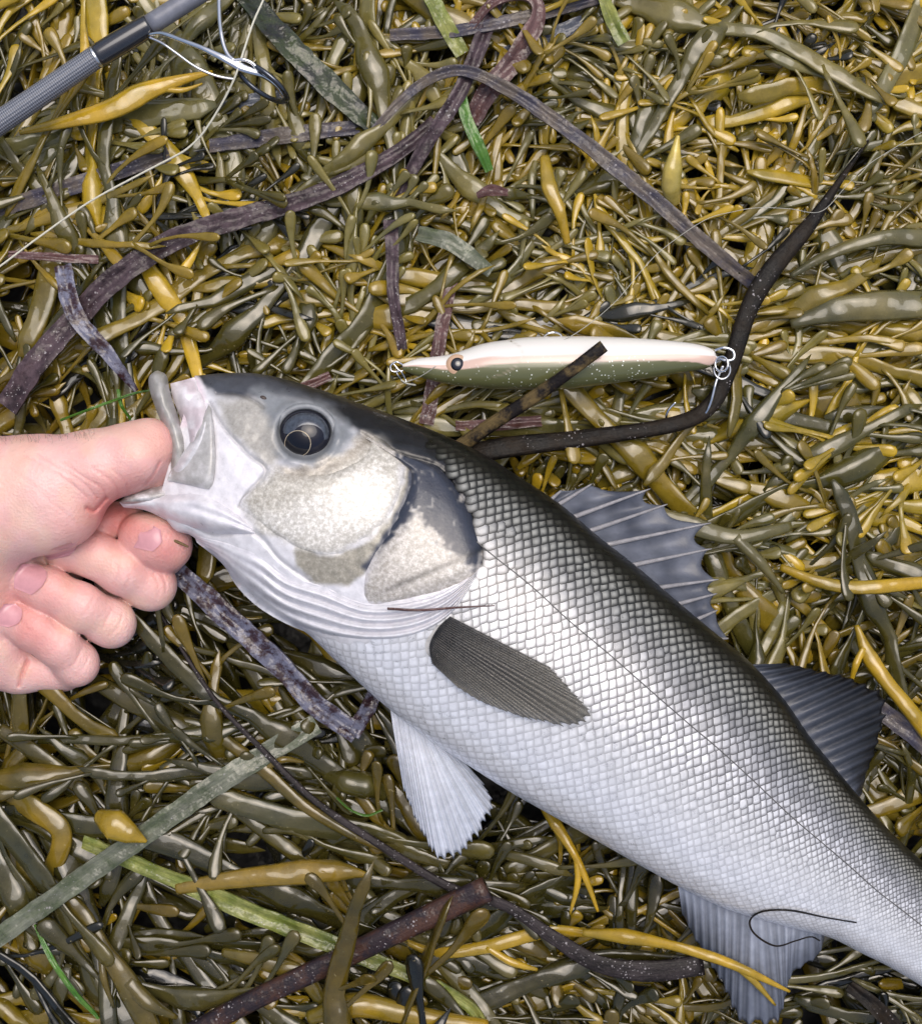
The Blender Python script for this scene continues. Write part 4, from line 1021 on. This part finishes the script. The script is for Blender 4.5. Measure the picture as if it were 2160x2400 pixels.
ribbon('strand', [(300,1185),(390,1330),(440,1400),(520,1482),(620,1580),(740,1662),(880,1748),(1000,1790),(1090,1850),(1180,1903),(1280,1918),(1388,1905)], [7,8,10,12,13,15,18,20,26,36,44,44], [.008,.013,.016,.017,.017,.017,.017,.017,.017,.016,.016,.016], B_['darkspot'], 'thin dark strand dotted with specks running toward the anal fin', seed=12, thick=.0011)
ribbon(K, [(480,-15),(545,62),(640,160),(745,258)], [46,52,50,40], [.010,.012,.012,.008], B_['darkgreen'], 'dark green black blade behind the rod guide', seed=13)
ribbon(K, [(415,290),(560,268),(710,252)], [30,34,30], [.007,.010,.008], B_['purplegrey'], 'short grey purple blade below the guide ring', seed=14)
ribbon(K, [(-20,418),(130,372),(335,305)], [32,34,28], [.006,.010,.008], B_['purplegrey'], 'dark slate blade crossed by the thick fishing line', seed=15)
ribbon(K, [(400,235),(470,205),(560,185)], [24,26,20], [.004,.006,.004], B_['bluegrey'], 'narrow blue grey blade under the guide ring', seed=16)
ribbon(K, [(125,525),(138,590),(160,640),(210,695),(270,772)], [34,36,34,26,10], [.016,.018,.017,.014,.008], B_['spotted'], 'tapering grey spotted blade crossing the long purple blade', seed=17)
ribbon(K, [(18,502),(100,508),(195,513)], [14,18,16], [.014,.015,.012], B_['maroon'], 'small reddish brown straw lying by the line', seed=18)
ribbon(K, [(772,435),(775,520),(778,590),(795,690)], [30,26,24,20], [.009,.012,.012,.008], B_['purple'], 'narrow purple blade pointing at the lure nose', seed=19)
ribbon(K, [(895,545),(872,650),(858,740),(842,838)], [22,28,30,30], [.008,.010,.008,.008], B_['maroon'], 'purple brown blade passing under the lure', seed=20)
ribbon(K, [(825,462),(880,475),(920,500),(968,538)], [30,38,36,26], [.008,.012,.012,.008], B_['greygreen'], 'short grey green curled blade above the lure', seed=21)
ribbon(K, [(985,112),(1060,82),(1150,45)], [26,32,30], [.006,.010,.009], B_['bluegrey'], 'blue grey blade end at the top of the heap', seed=22)
ribbon(K, [(770,70),(900,62),(1050,32),(1190,-5)], [24,26,26,24], [.008,.012,.012,.010], B_['purplegrey'], 'purple grey blade lying over the maroon loop', seed=23)
ribbon(K, [(925,60),(975,5),(1040,-8),(1062,30),(1020,110),(965,180),(930,240)], [16,20,24,36,42,44,36], [.012,.015,.016,.015,.013,.012,.008], B_['maroon'], 'maroon blade folded into a loop', seed=24)
ribbon(K, [(845,-15),(880,50),(912,108)], [30,36,32], [.010,.013,.010], B_['green'], 'pale yellow green straw with broken end', seed=25)
ribbon(K, [(1188,-12),(1210,40),(1232,85)], [20,28,28], [.012,.016,.014], B_['green'], 'split yellowish straw end standing alone in the wrack', seed=26)
ribbon(K, [(905,165),(920,230),(945,290),(965,338)], [20,24,26,18], [.010,.012,.011,.006], B_['bright'], 'vivid green blade under the arched blade', seed=27)
ribbon(K, [(1735,1400),(1790,1440),(1850,1490)], [36,42,42], [.010,.012,.010], B_['purplegrey'], 'mottled purple grey blade behind the second dorsal fin', seed=28)
ribbon(K, [(1675,1945),(1730,1990),(1790,2060)], [26,34,34], [.008,.010,.008], B_['black'], 'blackish blade below the tail stem', seed=29)
ribbon(K, [(70,1825),(100,1890),(140,1950),(195,2010)], [6,12,12,6], [.010,.014,.013,.008], B_['bright'], 'thin bright green grass blade in the lower heap', seed=30)
ribbon(K, [(550,785),(600,765),(652,742)], [18,22,18], [.010,.012,.010], B_['maroon'], 'small red brown chip behind the fish forehead', seed=31)
ribbon(K, [(942,386),(970,376),(1002,382)], [12,24,14], [.012,.014,.012], B_['maroon'], 'small crumpled red weed scrap', seed=32)
ribbon(K, [(900,842),(980,838),(1068,832)], [20,24,22], [.010,.012,.010], B_['maroon'], 'short red brown strip beside the crossing stalk', seed=33)
ribbon('filament', [(120,830),(200,800),(262,778),(300,770)], [4,5,5,3], [.016,.019,.019,.016], B_['bright'], 'fine green algae filament in front of the fish snout', seed=34)
ribbon('filament', [(235,770),(240,800),(258,828)], [5,6,4], [.015,.018,.014], B_['bright'], 'short green filament beside the thumb', seed=35)
ribbon('filament', [(665,1575),(690,1598),(725,1610),(755,1600)], [3,4,4,3], [.014,.017,.016,.014], B_['bright'], 'fine curled green filament beside the pelvic fin', seed=36)
# twigs resting on fish and finger
def on_top(name, pts, wpx, m, label, zfn, th=0.0005, n=40):
    Q = spl(pts, n)*DF; P = W(Q[:, 0], Q[:, 1], zfn(Q[:, 0], Q[:, 1])); w = np.interp(np.linspace(0, 1, n), np.linspace(0, 1, len(wpx)), wpx)*DF/12000
    V, F, sv = sweep(P, w, th, 8); o = obj(name, make_mesh(name, V, F, None, sv), m); return tag(o, label, 'twig')
on_top('twig', [(765,1202),(830,1205),(900,1200),(976,1196)], [5,5,4,2], B_['maroon'], 'thin brown twig lying on the gill membrane', lambda x, y: fishH(x, y)+0.0042)
on_top('twig', [(331,1063),(350,1070),(372,1080)], [5,6,4], simple('straw', (.12, .075, .02), 0.5), 'tiny brown straw stuck on the index fingertip', lambda x, y: 0.0375+0*x)
on_top('thread', [(1690,1822),(1630,1812),(1560,1798),(1505,1800),(1480,1818),(1490,1845),(1530,1868),(1570,1858),(1600,1850),(1618,1858)], [3,3,4,4,4,4,3,3], B_['black'], 'dark looped thread lying over the anal fin', lambda x, y: np.maximum(fishH(x, y), 0.030)+0.0015, 0.0003, 70)

def big_frond(pts, widths, zs, tone, label, br=(), name='wrack_frond', thick=0.0014, seed=1, bulge=()):
    """hand-laid frond; br: list of (pts, width profile, zs) side tips as parts"""
    r = np.random.default_rng(seed); n = 10+8*len(pts); Q = spl(pts, n); t = np.linspace(0, 1, n)
    w = np.interp(t, np.linspace(0, 1, len(widths)), widths)*DF/12000; z = np.interp(t, np.linspace(0, 1, len(zs)), zs); h = np.minimum(w*0.8, thick)*(1+0*t)
    for c, s_ in bulge:
        g = np.exp(-((t-c)/s_)**2); h = h+g*(w-h)*0.85
    P = W(Q[:, 0]*DF, Q[:, 1]*DF, z)
    c = np.repeat(np.stack([0.9+0.25*t, 0.92+0.2*t, 1-0.1*t], -1), 10, 0)*np.array(tone)
    V, F, _ = sweep(P, w, h, 10, 0.15*np.sin(t*6+seed)); o = obj(name, make_mesh(name, V, F, c), M['wrack']); tag(o, label, 'seaweed')
    for p, ww, zz in br:
        q = spl(p, 14); u = np.linspace(0, 1, 14); bw = np.interp(u, np.linspace(0, 1, len(ww)), ww)*DF/12000
        v, f, _ = sweep(W(q[:, 0]*DF, q[:, 1]*DF, np.interp(u, np.linspace(0, 1, len(zz)), zz)), bw, np.minimum(bw*0.8, 0.0022), 8)
        obj('branchlet', make_mesh('branchlet', v, f, np.tile(np.array(tone)*1.1, (len(v), 1))), M['wrack'], o)
    return o
G, O_, OL, KH = (.33, .215, .014), (.17, .11, .010), (.055, .048, .010), (.105, .092, .036)
big_frond([(1328,400),(1325,360),(1330,320),(1335,285),(1338,268)], [30,42,40,22,8], [.012,.020,.024,.026,.026], (.52, .40, .10), 'fat pale yellow receptacle with torn open tip beside the arched blade', thick=.0032, seed=2)
big_frond([(1150,1842),(1240,1850),(1330,1868),(1420,1895),(1490,1925),(1558,1958)], [14,34,20,22,18,6], [.016,.020,.026,.030,.030,.026], G, 'golden forked frond lying over the anal fin', br=[([(1455,1910),(1490,1940),(1530,1985)], [14,14,5], [.030,.029,.024])], thick=.0024, seed=3)
big_frond([(1690,1235),(1712,1290),(1745,1340),(1790,1395),(1850,1470)], [10,34,30,34,40], [.010,.014,.016,.016,.012], G, 'thick golden frond leading away from the second dorsal fin', br=[([(1705,1280),(1690,1310),(1680,1345)], [14,16,8], [.014,.015,.012])], thick=.003, seed=4)
big_frond([(1060,1575),(1105,1640),(1138,1695),(1160,1745),(1180,1800)], [14,26,18,14,6], [.006,.014,.015,.015,.012], G, 'golden forked frond under the belly of the fish', br=[([(1138,1695),(1140,1745),(1125,1805)], [14,14,5], [.015,.015,.012])], seed=5)
big_frond([(195,1612),(225,1628),(255,1645),(290,1662)], [30,64,44,6], [.014,.020,.020,.018], (.33, .22, .02), 'plump golden bladder with pale broken tip on the grey green blade', thick=.004, seed=6)
big_frond([(40,262),(130,240),(220,215),(285,182),(350,160),(420,142)], [10,26,40,46,26,8], [.014,.018,.020,.020,.018,.014], (.42, .27, .02), 'orange yellow flat frond beside the rod grip', br=[([(310,175),(360,178),(400,165)], [12,12,4], [.018,.018,.016])], seed=7)
big_frond([(1560,640),(1640,615),(1720,605),(1830,600)], [20,52,64,60], [.008,.012,.012,.010], KH, 'broad greyish frond blade right of the black stalk', thick=.002, seed=8)
big_frond([(300,1455),(380,1450),(440,1432),(480,1420)], [10,40,30,8], [.004,.008,.008,.006], OL, 'olive bladder frond beside the spotted blade', thick=.004, seed=9)
big_frond([(100,1745),(150,1800),(200,1870),(250,1940),(300,2040)], [40,54,36,52,46], [.006,.010,.012,.012,.008], (.085, .064, .012), 'large forked olive strap in the lower heap', br=[([(250,1940),(300,1985),(350,2010)], [40,34,10], [.012,.012,.008]), ([(200,1870),(205,1930),(225,1990)], [14,16,6], [.012,.013,.010])], thick=.002, seed=10)
big_frond([(350,1755),(440,1740),(540,1728),(640,1720),(690,1722),(725,1728)], [26,34,40,44,52,46,10], [.010,.013,.014,.014,.012], (.20, .135, .02), 'ochre frond with round bladder beside the yellow green blade', thick=.0022, bulge=[(.85, .14)], seed=11)
big_frond([(610,2010),(700,1985),(790,2000),(870,2015),(960,2030)], [30,52,44,40,36], [.010,.014,.014,.012,.010], (.24, .16, .015), 'thick golden strap along the bottom of the heap', thick=.004, seed=12)
big_frond([(640,1530),(690,1545),(735,1555),(760,1575)], [20,50,60,20], [.003,.008,.008,.004], OL, 'plump olive bladder between belly and pelvic fin', thick=.005, seed=13)
big_frond([(0,1440),(60,1480),(120,1525),(170,1560)], [30,36,40,34], [.004,.008,.008,.004], (.06, .048, .010), 'broad olive strap under the little finger', seed=14)
big_frond([(430,1450),(520,1520),(600,1590),(700,1650),(790,1690)], [26,30,26,22,10], [.008,.012,.012,.011,.008], (.11, .078, .012), 'long ochre strap beside the speckled strand', br=[([(520,1520),(560,1500),(600,1505)], [12,16,6], [.012,.013,.010])], seed=15)
big_frond([(1180,1000),(1260,1010),(1340,1030),(1450,1060),(1560,1040)], [16,30,40,30,24], [.010,.016,.020,.020,.014], KH, 'khaki forked frond touching the spiny dorsal fin', br=[([(1450,1060),(1500,1110),(1545,1170)], [26,24,10], [.020,.018,.012])], seed=16)
big_frond([(1540,1120),(1620,1150),(1700,1160),(1830,1150)], [16,26,30,26], [.008,.014,.014,.010], G, 'golden strap beyond the tip of the spiny dorsal fin', seed=17)
big_frond([(1560,545),(1640,500),(1740,470),(1830,470)], [12,24,30,40], [.010,.014,.014,.010], KH, 'pale khaki strap above the broad greyish blade', seed=18)
big_frond([(1075,310),(1085,370),(1105,420),(1120,480)], [22,34,24,14], [.012,.018,.018,.010], (.33, .22, .02), 'golden curled frond left of the torn receptacle', seed=19)

big_frond([(180,1340),(240,1375),(330,1420),(420,1480),(500,1560)], [30,46,52,34,14], [.000,.005,.006,.005,.002], (.055, .045, .010), 'long dark olive strap with a bladder under the ring finger', br=[([(330,1420),(390,1430),(440,1455)], [20,22,8], [.006,.008,.006])], bulge=[(.5, .12)], seed=21)
big_frond([(330,1500),(420,1560),(520,1640),(600,1700),(660,1760)], [26,36,30,34,12], [.000,.006,.007,.006,.002], (.060, .050, .012), 'slanting olive strap between the grey green blade and the speckled strand', br=[([(520,1640),(575,1640),(620,1665)], [18,20,8], [.007,.009,.007])], seed=22)
big_frond([(0,1560),(70,1600),(120,1640),(110,1700),(60,1760)], [40,52,44,40,14], [.004,.008,.009,.007,.002], (.20, .135, .016), 'torn ochre frond curling beside the grey green blade', seed=23)
big_frond([(440,1880),(520,1900),(600,1930),(640,1990),(660,2040)], [20,34,40,30,20], [.004,.008,.009,.008,.003], (.12, .09, .014), 'ochre strap dipping below the purple brown stalk', seed=24)
big_frond([(780,1850),(860,1880),(960,1870),(1080,1840),(1190,1845)], [10,24,30,30,14], [.004,.009,.011,.011,.008], (.30, .20, .015), 'golden strap beneath the speckled strand', br=[([(960,1870),(1010,1900),(1060,1915)], [14,18,8], [.011,.012,.010])], seed=25)

# ------------------------------------------------------------------ lure
def clr(*pts): return np.array([((880+x/2.022), (700+y/2.022)) for x, y in pts])/DF
def build_lure():
    ZL = 0.0235
    root = empty('fishing_lure', tuple(W(1300, 860, 0.012)))
    tag(root, 'long white and olive stickbait lure with steel rings lying on the wrack', 'lure')
    n = 90; A = spl(clr((128,310),(200,284),(350,264),(500,215),(620,195),(750,181),(1000,178),(1250,188),(1450,205),(1550,222),(1600,245),(1612,268)), n)*DF
    B = spl(clr((130,340),(200,368),(300,396),(450,420),(650,431),(850,431),(1050,411),(1300,376),(1450,350),(1560,332),(1602,308),(1614,285)), n)*DF
    m = 72; th = np.arange(m)/m*2*np.pi
    k = ((1-np.cos(th))/2)[None, :]           # 0 at upper outline, 1 at lower
    px = A[:, None, 0]*(1-k)+B[:, None, 0]*k; py = A[:, None, 1]*(1-k)+B[:, None, 1]*k
    rad = np.linalg.norm(A-B, axis=1)[:, None]/2/6000
    z = ZL+rad*0.95*np.sin(th)[None, :]
    t = np.linspace(0, 1, n)[:, None]; v = k+0*t
    edge1 = np.interp(t, [0, .12, .2, .35, 1], [.33, .36, .30, .34, .42]); edge2 = np.interp(t, [0, .12, .2, .35, .8, .93, 1], [.42, .50, .52, .47, .55, .70, 1.1])
    col = np.tile(np.array((.74, .73, .70)), v.shape+(1,))
    a1 = sstep(-.012, .012, v-edge1)[..., None]; a2 = sstep(-.012, .012, v-edge2)[..., None]
    col = col*(1-a1)+np.array((.60, .43, .36))*a1; col = col*(1-a2)+np.array((.105, .112, .046))*a2
    # gill arc painted behind the eye, vertical ticks
    gx, gy = px/DF, py/DF
    gl = np.exp(-(sdline(gx, gy, spl(clr((640,200),(690,240),(680,300),(620,350),(560,370)), 20))/1.2)**2)*0.55*(np.sin(th)[None, :] > 0)
    col = col*(1-gl[..., None])+np.array((.36, .30, .22))*gl[..., None]
    al = a2[..., 0]*0.9+(a1[..., 0]-a2[..., 0])*0.4
    mt, nd, lk, b = mat('lure_paint')
    at = N(nd, 'ShaderNodeAttribute', attribute_name='Col'); tc = nd.new('ShaderNodeTexCoord')
    vo = N(nd, 'ShaderNodeTexVoronoi', Scale=1100); lk.new(tc.outputs['Object'], vo.inputs['Vector'])
    w = nd.new('ShaderNodeTexWhiteNoise'); lk.new(vo.outputs['Position'], w.inputs['Vector'])
    gt = nd.new('ShaderNodeMath'); gt.operation = 'GREATER_THAN'; gt.inputs[1].default_value = 0.82; lk.new(w.outputs['Value'], gt.inputs[0])
    sm = ramp(nd, lk, vo.outputs['Distance'], [(0.25, 1), (0.38, 0)])
    big = ramp(nd, lk, noise(nd, lk, 60, 2), [(0.4, 0), (0.6, 1)])
    m1 = nd.new('ShaderNodeMath'); m1.operation = 'MULTIPLY'; lk.new(gt.outputs[0], m1.inputs[0]); lk.new(sm, m1.inputs[1])
    m2 = nd.new('ShaderNodeMath'); m2.operation = 'MULTIPLY'; lk.new(m1.outputs[0], m2.inputs[0]); lk.new(at.outputs['Alpha'], m2.inputs[1])
    m3 = nd.new('ShaderNodeMath'); m3.operation = 'MULTIPLY'; lk.new(m2.outputs[0], m3.inputs[0]); lk.new(big, m3.inputs[1])
    c = mixc(nd, lk, 'MIX', m3.outputs[0], at.outputs['Color'], (.80, .84, .78)); lk.new(c, b.inputs['Base Color'])
    b.inputs['Roughness'].default_value = 0.28; b.inputs['Coat Weight'].default_value = 0.6; b.inputs['Coat Roughness'].default_value = 0.06
    V = W(px, py, z).reshape(-1, 3); F = grid_faces(n, m, True); j = np.arange(m)
    V = np.vstack([V, V[:m].mean(0), V[-m:].mean(0)]); N0 = n*m
    caps = [np.stack([j, (j+1) % m, np.full(m, N0)], -1)[:, ::-1], np.stack([N0-m+j, N0-m+(j+1) % m, np.full(m, N0+1)], -1)]
    fc = V[F[(n//2)*m+m//4]]
    flip = np.cross(fc[1]-fc[0], fc[2]-fc[0])[2] < 0
    if flip: F = F[:, ::-1]; caps = [q[:, ::-1] for q in caps]
    cc = np.vstack([np.concatenate([col, al[..., None]], -1).reshape(-1, 4), [(.7, .7, .7, 0)], [(.66, .45, .38, 0)]])
    body = add('lure_body', V, [F]+caps, mt, root, cc)
    ec = clr((386, 316))[0]; R0 = np.interp(ec[0]*DF, A[:, 0], rad[:, 0]); ze = ZL+R0*0.80
    Vv, Ff = dome(ec[0], ec[1], 22.5, 22, ze-0.0006, 0.0018); e = add('lure_eye', Vv, Ff, simple('lure_eye_ring', (.50, .33, .22), 0.3, 0, 0.2), root)
    Vv, Ff = dome(ec[0]+.5, ec[1]-2, 13.5, 13.5, ze+0.0006, 0.0014); add('pupil', Vv, Ff, simple('lure_pupil', (.006, .006, .01), 0.05, 0, 1.0), e)
    tick = simple('lure_tick', (.20, .20, .12), 0.3)
    for i in range(5):
        x = 640+i*22; p = clr((x, 200), (x+14, 222)); P = spl(p, 5)*DF
        Vv, Ff, _ = sweep(W(P[:, 0], P[:, 1], ZL+0.0036+np.linspace(0, .0022, 5)), .00022, .0002, 6); add('painted_tick', Vv, Ff, tick, body)
    # wire parts
    def wire(name, pts, zs, rad_, parent=root, n=50, m=M['steel']):
        Q = spl(np.array(clr(*pts)), n)*DF; zz = np.interp(np.linspace(0, 1, n), np.linspace(0, 1, len(zs)), zs)
        Vv, Ff, _ = sweep(W(Q[:, 0], Q[:, 1], zz), rad_, rad_, 8); return add(name, Vv, Ff, m, parent)
    wire('nose_loop', [(140,320),(100,300),(72,318),(80,345),(130,342)], [.0235,.0245,.024,.0235,.0235], .00045)
    sn = wire('snap', [(84,308),(110,340),(100,352),(130,395),(145,392),(120,345),(95,330)], [.0255,.0255,.025,.023,.023,.0245,.025], .00035)
    wire('knot', [(120,385),(150,402),(190,410)], [.0238,.0235,.0225], .0004, sn, 20, M['thin_line'])
    wire('leader_line', [(145,395),(200,375),(250,345),(285,320)], [.0238,.027,.030,.0325], .0002, sn, 30, M['thin_line'])
    wire('belly_loop', [(795,182),(815,165),(850,160),(878,172),(870,186)], [.0235,.026,.026,.025,.0235], .00045)
    wire('tail_loop', [(1605,245),(1650,232),(1692,248),(1694,285),(1655,292),(1608,275)], [.0235,.025,.0255,.0255,.025,.0235], .0006)
    for (cx, cy), rr, z_, tl in (((1638, 310), 15, .0262, (.0015, 0)), ((1640, 335), 19, .0240, (0, .0015))):
        q = clr((cx, cy))[0]; Vv, Ff = ringtube(q[0], q[1], rr*0.85, rr, z_, .00045, tilt=tl); add('split_ring', Vv, Ff, M['steel'], root)
    hk = wire('hook', [(1645,318),(1625,362),(1610,400),(1590,480),(1570,530),(1545,562)], [.0245,.0235,.023,.022,.0205,.018], .0006)
    wire('hook_point', [(1545,562),(1510,590),(1450,600),(1390,598),(1376,570),(1385,530),(1420,490)], [.018,.0145,.013,.014,.016,.018,.019], .0005, hk)
build_lure()

# ------------------------------------------------------------------ fishing rod, guide and lines
def cr2(*pts): return np.array([(x/1.685, y/1.685) for x, y in pts])/DF     # crop of rod -> preview px
def build_rod():
    Z0 = 0.034
    root = empty('fishing_rod', tuple(W(100, 250, 0.02)))
    tag(root, 'grey carbon fishing rod with wire line guide lying across the wrack', 'fishing rod')
    p0 = np.array((-520.0, 838.0)); p1 = np.array((375.0, 228.0)); p2 = np.array((592.0, 98.0)); p3 = np.array((1300, -345.0))   # crop px along the axis
    def cyl(name, a, b, ra, rb, za, zb, m, parent=root, n=24, flare=None):
        t = np.linspace(0, 1, n)[:, None]; q = (a*(1-t)+b*t)/1.685; z = za+(zb-za)*t[:, 0]
        r = ra+(rb-ra)*t[:, 0]
        if flare is not None: r = r+flare(t[:, 0])
        V, F, sv = sweep(W(q[:, 0], q[:, 1], z), r, r, 32); return add(name, V, F, m, parent, None, sv)
    gm, nd, lk, b = mat('carbon_weave')
    at = N(nd, 'ShaderNodeAttribute', attribute_name='suv')
    sep = nd.new('ShaderNodeSeparateXYZ'); lk.new(at.outputs['Vector'], sep.inputs[0])
    an = nd.new('ShaderNodeMath'); an.operation = 'ARCTAN2'; lk.new(sep.outputs['Z'], an.inputs[0]); lk.new(sep.outputs['Y'], an.inputs[1])
    def mth(op, a, bv):
        q = nd.new('ShaderNodeMath'); q.operation = op
        for s_, v in zip(q.inputs, (a, bv)):
            if hasattr(v, 'is_output'): lk.new(v, s_)
            else: s_.default_value = v
        return q.outputs[0]
    u = mth('MULTIPLY', an.outputs[0], 11.0); v = mth('MULTIPLY', sep.outputs['X'], 3600.0)
    s1 = mth('SINE', mth('ADD', u, v), 0); s2 = mth('SINE', mth('SUBTRACT', u, v), 0); pr = mth('MULTIPLY', s1, s2)
    lk.new(ramp(nd, lk, mth('ADD', mth('MULTIPLY', pr, 0.5), 0.5), [(0.3, (.075, .085, .108)), (0.7, (.19, .205, .245))]), b.inputs['Base Color'])
    b.inputs['Roughness'].default_value = 0.38; b.inputs['Coat Weight'].default_value = 0.25
    bump(nd, lk, b, pr, 0.5, 0.0003)
    cyl('grip', p0, p1, .0048, .0043, .030, Z0, gm, n=60)
    cyl('trim_ring', p1, p1+(p2-p1)*0.045, .00445, .0044, Z0, Z0, simple('trim_ring', (.55, .57, .6), 0.25, 0.9), n=4)
    cyl('thread_wrap', p1+(p2-p1)*0.045, p2, .0043, .0041, Z0, Z0+.0008, simple('black_wrap', (.018, .02, .026), 0.16, 0, 0.7, 500, 0.15), flare=lambda t: .0004*np.sin(np.pi*np.clip(t, 0, 1))**0.5)
    cyl('blank', p2, p3, .0039, .0033, Z0+.0008, .040, simple('rod_blank', (.16, .17, .205), 0.42, 0.1, 0.1, 300, 0.15))
    def wire(name, pts, zs, rw, rh, parent, n=50, m=M['steel']):
        Q = spl(np.array(pts, float)/1.685, n); t = np.linspace(0, 1, n); zz = np.interp(t, np.linspace(0, 1, len(zs)), zs)
        rw = np.interp(t, np.linspace(0, 1, len(np.atleast_1d(rw))), np.atleast_1d(rw)); rh = np.interp(t, np.linspace(0, 1, len(np.atleast_1d(rh))), np.atleast_1d(rh))
        V, F, _ = sweep(W(Q[:, 0], Q[:, 1], zz), rw, rh, 10); return add(name, V, F, m, parent)
    fr = wire('guide_frame', [(585,138),(640,132),(720,160),(800,190),(880,228),(960,268),(1040,296),(1095,340),(1128,395)], [.0365,.041,.044,.046,.047,.047,.045,.040,.034], [.0006,.0009,.0009,.001,.0014,.0018,.0014,.0010,.0007], .0008, root)
    wire('guide_leg', [(588,146),(640,170),(700,212),(770,262),(850,298),(930,314)], [.036,.037,.037,.037,.036,.035], .0006, .0006, fr)
    wire('guide_leg', [(868,-60),(866,20),(870,100),(882,170),(900,215),(925,240)], [.040,.041,.043,.045,.046,.047], .0009, .0009, fr)
    wire('guide_leg', [(925,238),(965,236),(1000,252),(1022,280)], [.047,.0475,.047,.046], .0007, .0007, fr)
    # ceramic ring, seen almost from its edge
    ph = np.linspace(0, 2*np.pi, 60); ang = math.radians(37)
    u_, v_ = 122*np.cos(ph), 38*np.sin(ph)
    pts = np.stack([1032+u_*math.cos(ang)-v_*math.sin(ang), 322+u_*math.sin(ang)+v_*math.cos(ang)], -1)/1.685
    P = W(pts[:, 0], pts[:, 1], 0.036+0.011*(-np.sin(ph)))
    V, F, _ = sweep(P, .0010, .0013, 10); add('guide_ring', V, F, M['steel_dark'], fr)
    Q = spl([(1052,-40),(1040,0),(1000,90),(960,210),(930,300),(900,365),(870,420),(830,485),(790,540),(745,583),(700,612),(550,690),(350,800),(150,940),(0,1052),(-120,1130)], 120)/1.685
    z = np.interp(np.linspace(0, 1, 120), [0, .2, .3, .5, .7, 1], [.050, .047, .040, .030, .024, .020])
    V, F, _ = sweep(W(Q[:, 0], Q[:, 1], z), .00042, .00042, 8); tag(obj('fishing_line', make_mesh('fishing_line', V, F), M['line']), 'pale braided fishing line running through the rod guide', 'fishing line')
    c3 = lambda x, y: ((1080+x/1.685), y/1.685)
    Q = spl([c3(*p) for p in ((250,1390),(330,1370),(450,1318),(600,1200),(720,1060),(800,980),(960,870),(1080,835),(1180,820),(1300,825),(1420,835),(1520,735),(1600,655),(1750,560),(1860,500))], 120)
    V, F, _ = sweep(W(Q[:, 0], Q[:, 1], np.interp(np.linspace(0, 1, 120), [0, .15, .5, .75, 1], [.030, .027, .024, .024, .018])), .00013, .00013, 6)
    tag(obj('fishing_line', make_mesh('leader', V, F), M['thin_line']), 'thin clear leader line looping away from the lure', 'fishing line')
build_rod()
print('objects', len(bpy.data.objects))
